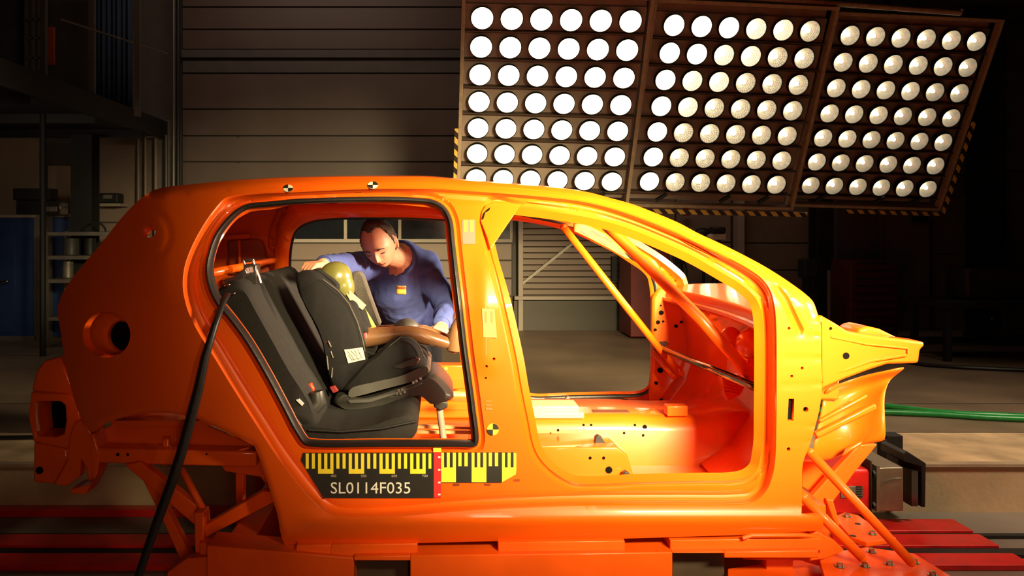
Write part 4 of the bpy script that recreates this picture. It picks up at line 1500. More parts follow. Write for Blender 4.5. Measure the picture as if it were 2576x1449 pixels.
# carrying tube above the panels and the hoist frame behind them
gan = thing('lamp_gantry', 'dark steel hoist frame that carries the three lamp panels', 'gantry', (2.7, 5.6, 3.6))
q0, q1 = in_panel(b, -.87, -.05, 1.06), in_panel(c, .25, -.2, 1.09)
MB().capsule([q0, q1], [.026, .026], 12).build('cross_tube', FRAMEP, gan)
MB().ball(q1 + Vector((.02, 0, .035)), .018, 10, 6).build('lifting_eye', STEEL, gan)
MB().bar((-.1, 6.6, 4.3), (6.2, 7.3, 4.3), .10, .14).build('cross_beam', DARKSTEEL, gan)
for x in (.9, 2.7, 4.6):
    MB().bar((x, 6.2, 4.32), (x, 5.4, 3.4), .05).build('hanger', DARKSTEEL, gan)
    MB().capsule([(x, 6.75 + x * .1, 4.35), (x, 6.75 + x * .1, 6.4)], [.02, .02], 8).build('hanging_rod', DARKSTEEL, gan)
# round safety notice seen between the panels' top edge and the gantry
m = MB()
m.lathe([(0, 0), (.30, 0), (.30, .01), (0, .01)], P(1810, 10, 8.2), (0, 1, 0), 28)
wn = m.build('wall_notice', mat('pale_notice', (.26, .22, .19), .6))
tag(wn, 'pale oval notice with faded red lettering on the wall above the lamps', 'sign')

# ---------------------------------------------------------------- the hall
YB = 8.3


def X(px, y=YB): return (px - CX) * (D0 + y) / F


def Z(py, y=YB): return CZ - (py - CY) * (D0 + y) / F


m = MB()
m.bb(-7.5, 9.5, 1.91, 9.0, -.30, 0)
struct(m.build('floor', CONC), 'smooth brown concrete hall floor behind the sled trench')
m = MB()
m.bb(-7.5, 9.5, -4.5, 1.90, -.60, -.28)
struct(m.build('floor', mat('trench_concrete', (.20, .17, .14), .55, var=.25, scale=1.5, bump=.1, bscale=20)), 'concrete floor of the sled trench')
m = MB()
m.bb(-7.5, 9.5, 1.885, 1.91, -.28, -.012)
tw = struct(m.build('trim_1', CONC2), 'pale concrete face of the trench edge')
m = MB()
m.bb(-7.5, 9.5, 1.87, 1.93, -.012, .004)
struct(m.build('trim_2', mat('trench_edge', (.40, .30, .20), .6, var=.25, scale=3, bump=.2, bscale=30)), 'concrete kerb along the trench edge')
m = MB()
m.bb(-7.5, 9.5, 1.93, 2.62, .0, .004)
struct(m.build('trim_3', mat('rough_floor_band', (.54, .38, .22), .75, var=.35, scale=4, bump=.5, bscale=9)), 'rough paler floor band behind the trench edge')
# floor joints
for k, y in enumerate((2.63, 3.55)):
    m = MB()
    m.bb(-7.5, 9.5, y, y + .014, 0, .0015)
    struct(m.build('trim_%d' % (4 + k), DARKSTEEL), 'dark joint line across the hall floor')
# back wall core and cladding
m = MB()
m.bb(-7.5, 9.5, YB + .06, YB + .26, -.3, 6.4)
wb = struct(m.build('wall_back', mat('wall_core', (.10, .08, .07), .8)), 'dark back wall of the test hall')
PNL = {}


def panel(x0, x1, py0, py1, m_, parent, name='panel', th=.05, gap=.008, off=0):
    mb = MB()
    mb.bb(x0 + gap, x1 - gap, YB + .06 - th - off, YB + .06 - off, Z(py1) + gap, Z(py0) - gap)
    return mb.build(name, m_, parent, bevel=.006)


# sectional gate, left of the lamps and behind the man
gate = struct(MB().bb(X(452), X(1290), YB + .0, YB + .05, 0, 5.2).build('door_1', mat('gate_core', (.05, .042, .036), .7)), 'large sectional gate of horizontal brown-grey panels')
edges = [-110, -45, 20, 76, 127, 150, 186, 276, 343, 408, 475, 541]
for k in range(len(edges) - 1):
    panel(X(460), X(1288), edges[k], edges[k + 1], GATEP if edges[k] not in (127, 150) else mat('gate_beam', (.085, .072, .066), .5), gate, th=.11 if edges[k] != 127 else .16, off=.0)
for x0, x1 in ((604, 735), (739, 866), (874, 1002), (1010, 1137), (1145, 1285)):
    mb = MB()
    mb.bb(X(x0), X(x1), YB - .03, YB + .0, Z(601), Z(545))
    mb.build('pane', GLASSD, gate)
for x0 in (600, 735, 866, 1002, 1137, 1281):
    mb = MB()
    mb.bb(X(x0), X(x0 + 8), YB - .06, YB - .0, Z(604), Z(541))
    mb.build('mullion', WHITEP, gate, bevel=.004)
mb = MB()
mb.bb(X(460), X(1288), YB - .07, YB, Z(610), Z(601))
mb.build('window_rail', WHITEP, gate, bevel=.004)
PALE_GATE = mat('pale_gate_panel', (.21, .142, .112), .55, var=.06, scale=2)  # paler colour for the gate panels below the window row
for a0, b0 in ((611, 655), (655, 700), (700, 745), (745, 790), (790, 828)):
    panel(X(460), X(1288), a0, b0, PALE_GATE, gate, th=.10)
for px in (905,):
    for py in (343, 408):
        MB().lathe([(0, -.02), (.012, -.02), (.012, .0), (0, 0)], P(px - 305, py, YB - .06), (0, 1, 0), 8).build('gate_roller', DARKSTEEL, gate)
# gate jamb and pipes on its left
for px, w_, m_ in ((448, 10, DARKSTEEL), (437, 6, DULLSTEEL), (418, 9, GREYPLA), (392, 8, WALLP), (366, 7, WALLP), (348, 6, WALLP)):
    MB().tube([(X(px, 8.1), 8.1, 0), (X(px, 8.1), 8.1, 2.6 if px < 430 else 5.2)], w_ / 2 * 11.1 / F, 8).build('wall_pipe', m_, wb)
# left wall area under the mezzanine
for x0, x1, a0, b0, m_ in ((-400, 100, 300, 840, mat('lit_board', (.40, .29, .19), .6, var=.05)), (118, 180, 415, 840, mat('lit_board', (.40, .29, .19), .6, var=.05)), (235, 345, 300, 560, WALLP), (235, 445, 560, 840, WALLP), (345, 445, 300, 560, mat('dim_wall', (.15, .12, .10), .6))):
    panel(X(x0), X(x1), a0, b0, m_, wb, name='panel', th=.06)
# slatted white door and wall behind the front doorway
for k in range(13):
    panel(X(1312), X(1556), 545 + k * 15.2, 545 + (k + 1) * 15.2, WALLP, wb, name='slat', th=.06, gap=.006)
for x0 in (1302, 1556):
    mb = MB()
    mb.bb(X(x0), X(x0 + 12), YB - .12, YB, 0, Z(520))
    mb.build('wall_post', WHITEP, wb, bevel=.005)
mb = MB()
mb.bb(X(1292), X(1640), YB - .16, YB, Z(752), Z(743))
mb.build('wall_rail', WHITEP, wb, bevel=.005)
mb = MB()
mb.bb(X(1292), X(2060), YB - .05, YB + .01, 0, Z(756))
mb.build('plinth_panel', mat('plinth_dark', (.085, .068, .055), .6), wb)
MB().bar((X(1312), YB - .10, Z(712)), (X(1452), YB - .10, Z(600)), .035).build('wall_brace', DULLSTEEL, wb)
mb = MB()
mb.bb(X(1536), X(1548), YB - .1, YB, Z(705), Z(645))
mb.build('door_handle_bar', DARKSTEEL, wb)
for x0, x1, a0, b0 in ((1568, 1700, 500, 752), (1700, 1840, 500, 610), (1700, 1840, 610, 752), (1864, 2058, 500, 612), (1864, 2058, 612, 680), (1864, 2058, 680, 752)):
    panel(X(x0), X(x1), a0, b0, WALLP if x0 < 1800 else mat('wall_shaded', (.19, .145, .115), .55), wb, th=.06)  # fading light along the wall is put into a darker cladding colour
mb = MB()
mb.bb(X(1844), X(1860), YB - .2, YB, 0, Z(480))
mb.build('wall_post', WHITEP, wb, bevel=.005)
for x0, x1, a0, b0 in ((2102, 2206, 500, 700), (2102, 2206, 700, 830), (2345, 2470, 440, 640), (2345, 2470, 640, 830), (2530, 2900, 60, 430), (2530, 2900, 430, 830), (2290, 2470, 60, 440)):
    panel(X(x0), X(x1), a0, b0, mat('wall_deep_shade', (.115, .092, .082), .6), wb, th=.06)  # shade of the right-hand wall is painted as a still darker cladding
d1 = struct(MB().bb(X(2210), X(2332), YB - .06, YB, 0, Z(540)).build('door_2', mat('grey_door', (.13, .105, .095), .5), bevel=.004), 'plain grey steel door in the right part of the back wall')
MB().bb(X(2204), X(2212), YB - .08, YB, 0, Z(532)).build('door_frame', DULLSTEEL, d1)
MB().bb(X(2288), X(2324), YB - .10, YB - .06, Z(558), Z(546)).build('door_closer', DARKSTEEL, d1)
# steel columns
for k, (px, w_, y, lab) in enumerate(((2076, 42, 7.6, 'dark steel column left of the grey door'), (2488, 58, 7.4, 'dark steel column at the far right'), (204, 52, 7.0, 'dark steel column under the mezzanine'))):
    x = X(px, y)
    hw = w_ / 2 * (D0 + y) / F
    m = MB()
    top = 6.2 if k != 2 else 2.49
    m.bb(x - hw, x + hw, y, y + .02, 0, top).bb(x - hw, x + hw, y + .22, y + .24, 0, top).bb(x - .012, x + .012, y + .02, y + .22, 0, top)
    struct(m.build('column', DARKSTEEL), lab)
# ceiling over the right rear corner, with purlins
m = MB()
m.bb(-7.5, 9.5, 2.6, 9.0, 6.2, 6.4)
ceil = struct(m.build('ceiling', mat('ceiling_dark', (.06, .05, .045), .8)), 'dark hall ceiling')
m = MB()
m.bb(3.4, 9.5, 6.2, 8.3, 4.14, 4.20)
sof = struct(m.build('trim_6', mat('soffit', (.10, .085, .08), .7)), 'dark soffit in the upper right corner of the hall')
for x in (4.4, 5.1, 5.9, 6.8, 7.8):
    MB().bb(x, x + .05, 6.2, 8.3, 4.10, 4.14).build('purlin', DULLSTEEL, sof)

# ---------------------------------------------------------------- mezzanine on the left
mez = thing('mezzanine', 'dark steel mezzanine with railing in the upper left of the hall', 'platform', (-4.6, 6.2, 2.3))
MB().bb(-7.4, -3.72, 3.4, 8.2, 2.60, 2.70).build('deck', DARKSTEEL, mez)
MB().bb(-3.72, -3.66, 3.4, 8.2, 2.56, 2.79).build('fascia', DARKSTEEL, mez)
for y in (4.6, 6.0, 7.4): MB().bb(-7.4, -3.72, y, y + .08, 2.50, 2.60).build('joist', DARKSTEEL, mez)
MB().bar(P(150, 48, 5.0), P(420, 135, 7.4), .018).build('handrail', DULLSTEEL, mez)
for px in (-60, 110, 232, 346):
    x = X(px, 6.2)
    MB().bb(x - .03, x + .03, 6.17, 6.23, 2.6, 4.6).build('post', mat('grey_post', (.10, .08, .07), .6), mez)
MB().tube([(X(108, 6.0), 6.0, 0), (X(108, 6.0), 6.0, 2.6)], .035, 8).build('support_post', DARKSTEEL, mez)
# office window front and blue curtains on the mezzanine
m = MB()
m.bb(X(-260, 7.7), X(60, 7.7), 7.7, 7.75, 2.9, 5.2)
m.build('office_wall', mat('office_wall', (.06, .05, .045), .7), mez)
for px in (64, 82, 98, 112):
    x = X(px, 7.6)
    MB().bb(x - .012, x + .012, 7.6, 7.64, 2.9, 4.6).build('window_bar', DULLSTEEL, mez)
for py in (48, 96, 145):
    MB().bb(X(64, 7.6), X(114, 7.6), 7.6, 7.64, Z(py, 7.6) - .012, Z(py, 7.6) + .012).build('window_bar', DULLSTEEL, mez)
m = MB()
rows = []
for k in range(61):
    u = k / 60
    x = X(240, 7.4) + (X(332, 7.4) - X(240, 7.4)) * u
    y = 7.4 + .035 * math.sin(u * 46) + .015 * math.sin(u * 17)
    rows.append([(x, y, 2.72), (x, y, 4.9)])
tag(m.strip(rows).build('curtain', mat('blue_curtain', (.02, .035, .075), .8), None, thick=.01), 'dark blue curtain hanging above the mezzanine deck', 'curtain')
# orange jacket-like strap on the post
MB().bb(X(120, 6.9), X(134, 6.9), 6.9, 6.95, 3.3, 3.75).build('orange_sleeve', mat('dull_orange_sleeve', (.35, .05, .01), .6), mez)

# ---------------------------------------------------------------- objects along the left wall
bl = thing('workbench', 'blue steel workbench cabinet with pale worktop at the left edge', 'cabinet', (X(20, 7.4), 7.6, 0))
x0, x1 = X(-160, 7.2), X(86, 7.2)
MB().bb(x0, x1, 7.2, 7.54, .05, Z(548, 7.2)).build('body', BLUEP, bl, bevel=.006)
MB().bb(x0 - .02, x1 + .03, 7.17, 7.55, Z(548, 7.2), Z(540, 7.2)).build('worktop', WHITEP, bl, bevel=.004)
MB().bb(x0, x1 + .02, 7.18, 7.54, 0, .06).build('plinth', DULLSTEEL, bl)
MB().bb(X(84, 7.2), X(100, 7.2), 7.2, 7.54, 0, Z(540, 7.2)).build('side_panel', DULLSTEEL, bl)
hd_ = MB().bb(x0 + .05, X(40, 7.2), 7.185, 7.2, .10, Z(560, 7.2)).build('door', BLUEP, bl, bevel=.004)
MB().capsule([(X(0, 7.15), 7.15, Z(712, 7.15)), (X(18, 7.15), 7.15, Z(708, 7.15))], [.02, .02], 8).build('handle', STEEL, hd_)
bl2 = thing('wall_cabinet', 'small blue cabinet beside the workbench', 'cabinet', (X(132, 7.7), 7.8, .8))
MB().bb(X(100, 7.6), X(172, 7.6), 7.6, 8.0, 0, Z(546, 7.6)).build('body', BLUEP, bl2, bevel=.005)
MB().bb(X(100, 7.58), X(176, 7.58), 7.56, 8.0, Z(546, 7.6), Z(538, 7.6)).build('worktop', WHITEP, bl2)
for k, (a0, b0, c0, d0, lab) in enumerate(((32, 474, 126, 503, 'flat black case on top of the lower black box on the workbench'), (40, 504, 152, 540, 'black instrument box with small knobs standing on the workbench'))):
    t = thing('equipment_box', lab, 'box', (X((a0 + c0) / 2, 7.3), 7.4, Z(d0, 7.3)))
    MB().bb(X(a0, 7.3), X(c0, 7.3), 7.3, 7.52, Z(d0, 7.3) + (.0), Z(b0, 7.3)).build('case', BLACKMET if k else DARKSTEEL, t, bevel=.008)
    if k:
        MB().lathe([(0, -.02), (.02, -.02), (.02, 0), (0, 0)], P(112, 514, 7.3), (0, 1, 0), 10).build('knob', STEEL, t)
        for q in range(4): MB().bb(X(118 + q * 7, 7.3), X(122 + q * 7, 7.3), 7.285, 7.3, Z(532, 7.3), Z(520, 7.3)).build('button', DULLSTEEL, t)
tr = thing('shelf_trolley', 'grey metal shelf trolley with odds and ends behind the car tail', 'trolley', (X(200, 6.8), 7.0, 0))
x0, x1 = X(116, 6.6), X(330, 6.6)
for x in (x0, x1):
    for y in (6.6, 7.15): MB().bb(x - .03, x + .03, y - .03, y + .03, 0, Z(582, 6.6)).build('post', DULLSTEEL, tr)
for py in (586, 646, 705, 800):
    MB().bb(x0, x1, 6.58, 7.18, Z(py + 7, 6.6), Z(py - 3, 6.6)).build('shelf', DULLSTEEL, tr, bevel=.004)
for a0, b0, c0, d0, m_, lab in ((160, 600, 198, 643, GREYPLA, 'grey tin on the upper trolley shelf'), (212, 604, 240, 643, DARKSTEEL, 'small dark canister on the upper trolley shelf'), (158, 660, 184, 702, DULLSTEEL, 'dull metal drum on the second trolley shelf')):
    o = MB()
    cx_, r_ = X((a0 + c0) / 2, 6.8), (c0 - a0) / 2 * 9.8 / F
    zb = Z(643 if d0 == 643 else 702, 6.6)
    o.lathe([(0, 0), (r_, 0), (r_ * 1.03, .01), (r_, .02), (r_, .17), (r_ * 1.03, .18), (r_, .19), (0, .19)], (cx_, 6.8, zb + .004), (0, 0, 1), 16)
    tag(o.build('canister', m_), lab, 'canister')
tag(MB().tube([P(238 + 28 * math.cos(a_), 585 - 26 * math.sin(a_), 6.75) for a_ in np.linspace(0, math.pi, 12)], .012, 6).build('cable_loop', BLACKRUB), 'black cable loop sticking up from the shelf trolley', 'cable')
wbx = thing('wall_shelf', 'small pale wall shelf under the mezzanine', 'shelf', (X(268, 8.1), 8.1, Z(516, 8.1)))
MB().bb(X(240, 8.0), X(306, 8.0), 7.95, 8.24, Z(519, 8.0), Z(512, 8.0)).build('board', WHITEP, wbx)
pr = thing('printer', 'dark little device with a pale top on the wall shelf', 'device', (X(272, 8.1), 8.1, Z(510, 8.1)))
MB().bb(X(248, 8.0), X(298, 8.0), 7.98, 8.2, Z(512, 8.0), Z(486, 8.0)).build('housing', DARKSTEEL, pr, bevel=.02)
MB().bb(X(262, 8.0), X(284, 8.0), 7.97, 8.0, Z(500, 8.0), Z(490, 8.0)).build('paper', DULLSTEEL, pr)

# ---------------------------------------------------------------- objects along the right part of the back wall
rc = thing('equipment_cabinet', 'tall red cabinet with a pale label behind the front doorway', 'cabinet', (X(1640, 7.4), 7.7, 0))
MB().bb(X(1586, 7.4), X(1688, 7.4), 7.4, 8.0, 0.02, Z(612, 7.4)).build('body', mat('cabinet_red', (.22, .022, .018), .45), rc, bevel=.008)
MB().bb(X(1628, 7.4), X(1650, 7.4), 7.385, 7.4, Z(644, 7.4), Z(628, 7.4)).build('label', mat('pink_label', (.42, .30, .25), .6), rc)
MB().bb(X(1684, 7.4), X(1692, 7.4), 7.38, 7.42, Z(690, 7.4), Z(622, 7.4)).build('handle_bar', DULLSTEEL, rc)
MB().tube([(X(1640, 7.5), 7.5, Z(612, 7.4)), (X(1640, 7.5), 7.5, Z(590, 7.4))], .012, 6).build('mast', DARKSTEEL, rc)
ex = thing('fire_sign', 'small red fire equipment sign high on the back wall', 'sign', (X(1720), 8.2, Z(530)))
MB().bb(X(1713), X(1729), 8.19, 8.2, Z(543), Z(524)).build('plate', DARKRED, ex)
MB().bb(X(1717), X(1724), 8.185, 8.19, Z(537), Z(529)).build('symbol', mat('sign_white', (.4, .33, .3), .6), ex)
for k, (px, top, lab) in enumerate(((1712, 640, 'dark cable tripod right beside the red cabinet'), (1808, 590, 'black camera tripod with a white clamp behind the windscreen opening'))):
    y = 6.9
    t = thing('tripod', lab, 'tripod', (X(px, y), y, 0))
    hub = Vector((X(px, y), y, Z(top + 34, y)))
    for dx, dy in ((-.22, -.05), (.26, -.10), (.03, .30)):
        MB().capsule([hub, (hub.x + dx * (1.0 if k else .6), y + dy, .012)], [.018, .012], 8).build('leg', DARKSTEEL, t)
    MB().capsule([hub - Vector((0, 0, .35)), hub + Vector((0, 0, .14))], [.022, .022], 8).build('centre_column', DARKSTEEL, t)
    if k:
        MB().bb(hub.x - .10, hub.x + .07, y - .06, y + .06, hub.z + .10, hub.z + .17).build('clamp', mat('white_clamp', (.75, .68, .58), .5), t, bevel=.01)
        MB().bb(hub.x - .13, hub.x - .09, y - .04, y + .04, hub.z + .02, hub.z + .16).build('clamp_arm', mat('white_clamp', (.75, .68, .58), .5), t, bevel=.01)
        MB().bb(hub.x - .10, hub.x + .06, y - .08, y + .08, hub.z + .17, hub.z + .25).build('camera_head', DARKSTEEL, t, bevel=.02)
    else:
        MB().bb(hub.x - .05, hub.x + .05, y - .05, y + .05, hub.z + .05, hub.z + .12).build('head', DARKSTEEL, t, bevel=.01)
for k in range(5):
    px = 1693 + k * 7
    o = MB().tube([P(px, 634 + k * 5, 6.8), P(px + 3 + k, 680, 6.75), P(px + 8, 728, 6.75), P(px + 10, 790, 6.7), (X(px + 12, 6.7), 6.7, .03)], .011, 6)
    tag(o.build('hanging_cable', BLACKRUB), 'black cable in the bunch hanging right of the red cabinet', 'cable', 'cables hanging beside the red cabinet')
o = thing('light_stand', 'dark stand behind the windscreen pillar with a round head', 'stand', (X(1770, 7.9), 7.9, 0))
MB().tube([(X(1770, 7.9), 7.9, .02), (X(1770, 7.9), 7.9, Z(600, 7.9))], .02, 8).build('pole', DARKSTEEL, o)
MB().ball((X(1768, 7.9), 7.9, Z(588, 7.9)), (.12, .08, .08), 16, 8).build('head', DARKSTEEL, o)
MB().lathe([(0, 0), (.2, 0), (.2, .02), (0, .02)], (X(1770, 7.9), 7.9, 0), (0, 0, 1), 16).build('foot', DARKSTEEL, o)
tt = thing('tool_trolley', 'tall dark red tool trolley with drawers in front of the grey door', 'trolley', (X(2198, 6.8), 7.0, 0))
x0, x1 = X(2140, 6.8), X(2260, 6.8)
MB().bb(x0, x1, 6.8, 7.3, .12, Z(656, 6.8)).build('body', mat('trolley_red', (.085, .010, .010), .45), tt, bevel=.01)
for k in range(9):
    za = .16 + k * (Z(660, 6.8) - .16) / 9
    dr = MB().bb(x0 + .02, x1 - .02, 6.785, 6.8, za + .008, za + (Z(660, 6.8) - .16) / 9 - .008).build('drawer', mat('trolley_red', (.085, .010, .010), .45), tt, bevel=.003)
    MB().bb(x0 + .06, x1 - .06, 6.772, 6.785, za + .07, za + .085).build('handle', DARKSTEEL, dr)
for x in (x0 + .06, x1 - .06):
    for y in (6.86, 7.24): MB().lathe([(0, -.02), (.06, -.02), (.06, .02), (0, .02)], (x, y, .06), (1, 0, 0), 14).build('castor', DARKSTEEL, tt)
gk = thing('pillar_drill', 'dark machine with a round gauge in front of the dark column', 'machine', (X(2040, 7.0), 7.0, 0))
MB().bb(X(2026, 7.0), X(2050, 7.0), 6.98, 7.1, .0, Z(690, 7.0)).build('stand', DARKSTEEL, gk, bevel=.01)
MB().bb(X(2018, 7.0), X(2056, 7.0), 6.94, 7.14, Z(700, 7.0), Z(652, 7.0)).build('head', DARKSTEEL, gk, bevel=.02)
MB().bb(X(2012, 7.0), X(2050, 7.0), 6.9, 7.14, Z(760, 7.0), Z(735, 7.0)).build('table', DARKSTEEL, gk, bevel=.02)
MB().bb(X(2000, 7.0), X(2066, 7.0), 6.9, 7.2, 0, .05).build('foot', DARKSTEEL, gk)
bp_ = MB().tube([(X(2086, 6.9), 6.9, 0), (X(2086, 6.9), 6.9, Z(680, 6.9))], .022, 8)
tag(bp_.build('bollard', mat('bollard_grey', (.16, .12, .11), .6)), 'slim grey bollard in front of the dark column', 'bollard')
ld = thing('ladder', 'aluminium ladder leaning on the back wall at the right', 'ladder', (X(2452, 7.8), 7.8, 0))
for dx in (0, 34):
    MB().bar((X(2426 + dx, 7.7), 7.7, 0), (X(2420 + dx, 8.15), 8.15, Z(460, 8.15)), .05, .03).build('stile', mat('ladder_metal', (.15, .13, .115), .5, .4), ld)
for k in range(11):
    u = (k + .5) / 11
    a_ = Vector((X(2426, 7.7), 7.7, 0)).lerp(Vector((X(2420, 8.15), 8.15, Z(460, 8.15))), u)
    b_ = Vector((X(2460, 7.7), 7.7, 0)).lerp(Vector((X(2454, 8.15), 8.15, Z(460, 8.15))), u)
    MB().capsule([a_, b_], [.016, .016], 6).build('rung', mat('ladder_metal', (.15, .13, .115), .5, .4), ld)
dk = thing('machine_bench', 'black bench with equipment in the dark right corner', 'bench', (X(2480, 5.4), 5.6, 0))
MB().bb(X(2380, 5.6), X(2760, 5.6), 5.6, 6.3, .55, .62).build('top', DARKSTEEL, dk, bevel=.005)
for x in (X(2390, 5.6), X(2740, 5.6)):
    for y in (5.65, 6.25): MB().bb(x - .03, x + .03, y - .03, y + .03, 0, .55).build('leg', DARKSTEEL, dk)
MB().bb(X(2440, 5.7), X(2600, 5.7), 5.75, 6.15, .62, .95).build('machine_block', DARKSTEEL, dk, bevel=.03)
MB().bb(X(2395, 5.7), X(2735, 5.7), 5.7, 6.2, .15, .18).build('lower_shelf', DARKSTEEL, dk)
MB().lathe([(0, -.03), (.015, -.03), (.015, 0), (0, 0)], P(2490, 800, 5.6), (0, 1, 0), 8).build('knob', STEEL, dk)

# ---------------------------------------------------------------- floor items
for k, (pts, r, lab) in enumerate((([(1900, 1006), (2235, 1022), (2330, 1034), (2420, 1041), (2576, 1047), (2700, 1049)], .022, 'bright green hose lying on the floor, the farther of two strands'),
                                   ([(1900, 1034), (2235, 1037), (2360, 1042), (2480, 1050), (2576, 1054), (2700, 1058)], .022, 'green hose with pale sheen on the floor, the nearer of two strands'))):
    q = []
    for a_, b_ in pts:
        d = (CZ - .024) * F / (b_ - CY)
        q.append(Vector(((a_ - CX) * d / F, d - D0, .024)))
    tag(MB().tube(q, r, 10).build('hose', GREENP), lab, 'hose')
q = []
for a_, b_ in ((2250, 905), (2330, 918), (2440, 925), (2576, 931), (2720, 934)):
    d = (CZ - .02) * F / (b_ - CY)
    q.append(Vector(((a_ - CX) * d / F, d - D0, .02)))
tag(MB().tube(q, .02, 8).build('floor_cable', BLACKRUB), 'thin black cable across the floor at the right, behind the green hoses', 'cable')
q = []
for a_, b_ in ((-150, 1102), (0, 1101), (80, 1100), (260, 1098)):
    d = (CZ - .02) * F / (b_ - CY)
    q.append(Vector(((a_ - CX) * d / F, d - D0, .02)))
tag(MB().tube(q, .014, 8).build('floor_cable', BLACKRUB), 'thin black cable on the floor at the left edge, behind the car tail', 'cable')
for k, (y0, y1, xa, xb, lab) in enumerate(((1.51, 1.69, .6, 2.86, 'red rail in the trench, farthest of the three at the right'), (1.30, 1.46, -6, 2.86, 'red rail in the trench, middle one of the three at the right'),
                                           (1.05, 1.20, -6, 2.86, 'red rail in the trench, nearest of the three at the right'))):
    m = MB()
    m.bb(xa, xb, y0, y1, -.28, -.25)
    r_ = m.build('red_rail', REDPAINT, bevel=.004)
    tag(r_, lab, 'rail', 'red rails beside the sled')
m = MB()
m.bb(-6, -.4, 1.80, 1.88, -.28, -.235)
tag(m.build('red_rail', REDPAINT, bevel=.004), 'thin red rail under the car tail against the trench edge', 'rail', 'red rails beside the sled')
for y0, y1, lab in ((1.205, 1.295, 'black strip in the gap between the two nearer red rails'), (1.465, 1.505, 'narrow black strip in the gap behind the middle red rail')):  # black strips added to darken the gaps between the rails
    m = MB()
    m.bb(-6, 4.6, y0, y1, -.28, -.262)
    tag(m.build('gap_strip', DARKSTEEL), lab, 'channel')
# bumper stop and drive box on the trench edge, right of the sled
rb = thing('drive_box', 'red box with a ribbed grey plate beside the nose of the sled', 'box', (P(2150, 1280, 1.5).x, 1.6, -.15))
yy = 1.45
a_, b_ = P(2090, 1180, yy), P(2190, 1276, yy)
MB().bb(a_.x - .1, b_.x, yy, 1.80, -.15, a_.z).build('case', REDPAINT, rb, bevel=.02)
c_, d_ = P(2132, 1222, yy), P(2168, 1252, yy)
gp = MB().bb(c_.x - .04, d_.x, yy - .012, yy, d_.z, c_.z).build('vent_plate', DULLSTEEL, rb, bevel=.003)
for k in range(5): MB().bb(P(2150, 0, yy).x, P(2165, 0, yy).x, yy - .018, yy - .012, d_.z + .008 + k * .013, d_.z + .014 + k * .013).build('vent_rib', DARKSTEEL, gp)
MB().bb(P(2190, 0, yy).x, P(2194, 0, yy).x, yy + .0, 1.80, -.15, P(0, 1160, yy).z).build('end_plate', DARKSTEEL, rb, bevel=.004)
for py in (1192, 1272): MB().lathe([(0, 0), (.02, 0), (.02, .012), (0, .012)], P(2194, py, yy + .05), (1, 0, 0), 6).build('nut', DARKSTEEL, rb)
sv = thing('steel_block', 'brushed grey steel block bolted to the trench edge behind the sled nose', 'block', (P(2240, 1230, 1.6).x, 1.7, -.15))
a_, b_ = P(2205, 1176, 1.52), P(2273, 1285, 1.52)
MB().bb(a_.x, b_.x, 1.52, 1.86, -.15, a_.z).build('body', mat('brushed_steel', (.40, .33, .25), .38, .8, var=.15, scale=9), sv, bevel=.006)
MB().tube([P(2222, 1213, 1.515), P(2245, 1206, 1.515), P(2268, 1204, 1.515)], .0035, 6).build('scratch_wire', STEEL, sv)
MB().bb(P(2204, 0, 1.52).x, P(2212, 0, 1.52).x, 1.515, 1.84, -.15, P(0, 1172, 1.52).z).build('edge_strip', mat('brushed_steel', (.40, .33, .25), .38, .8), sv)
bk_ = thing('stop_bracket', 'black angular steel bracket with two bolts at the trench edge', 'bracket', (P(2300, 1240, 1.75).x, 1.75, -.15))
MB().prism([P(a0, b0, 1.62) for a0, b0 in ((2272, 1142), (2282, 1135), (2330, 1166), (2328, 1276), (2318, 1276), (2318, 1174), (2272, 1160))], (0, .24, 0)).build('frame', DARKSTEEL, bk_, bevel=.004)
MB().bb(P(2270, 0, 1.7).x, P(2322, 0, 1.7).x, 1.74, 1.86, -.15, P(0, 1160, 1.7).z).build('back_plate', DARKSTEEL, bk_)
MB().bb(P(2268, 0, 1.7).x, P(2284, 0, 1.7).x, 1.60, 1.78, -.15, P(0, 1172, 1.7).z).build('web', BLACKMET, bk_)
for py in (1184, 1256): MB().lathe([(0, -.05), (.018, -.05), (.02, -.02), (.02, 0), (0, 0)], P(2302, py, 1.73), (.3, 1, 0), 10).build('bolt', BOLTM, bk_)
pk = thing('edge_post', 'short dark post standing on the trench edge beside the sled nose', 'post', (P(2252, 1150, 1.9).x, 1.95, 0))
a_, b_ = P(2232, 1096, 1.93), P(2272, 1165, 1.93)
MB().bb(a_.x, b_.x, 1.93, 2.03, .004, a_.z).build('body', DARKSTEEL, pk, bevel=.004)
MB().bb(a_.x - .06, a_.x, 1.93, 2.0, .004, a_.z - .02).build('flange', BLACKMET, pk, bevel=.003)


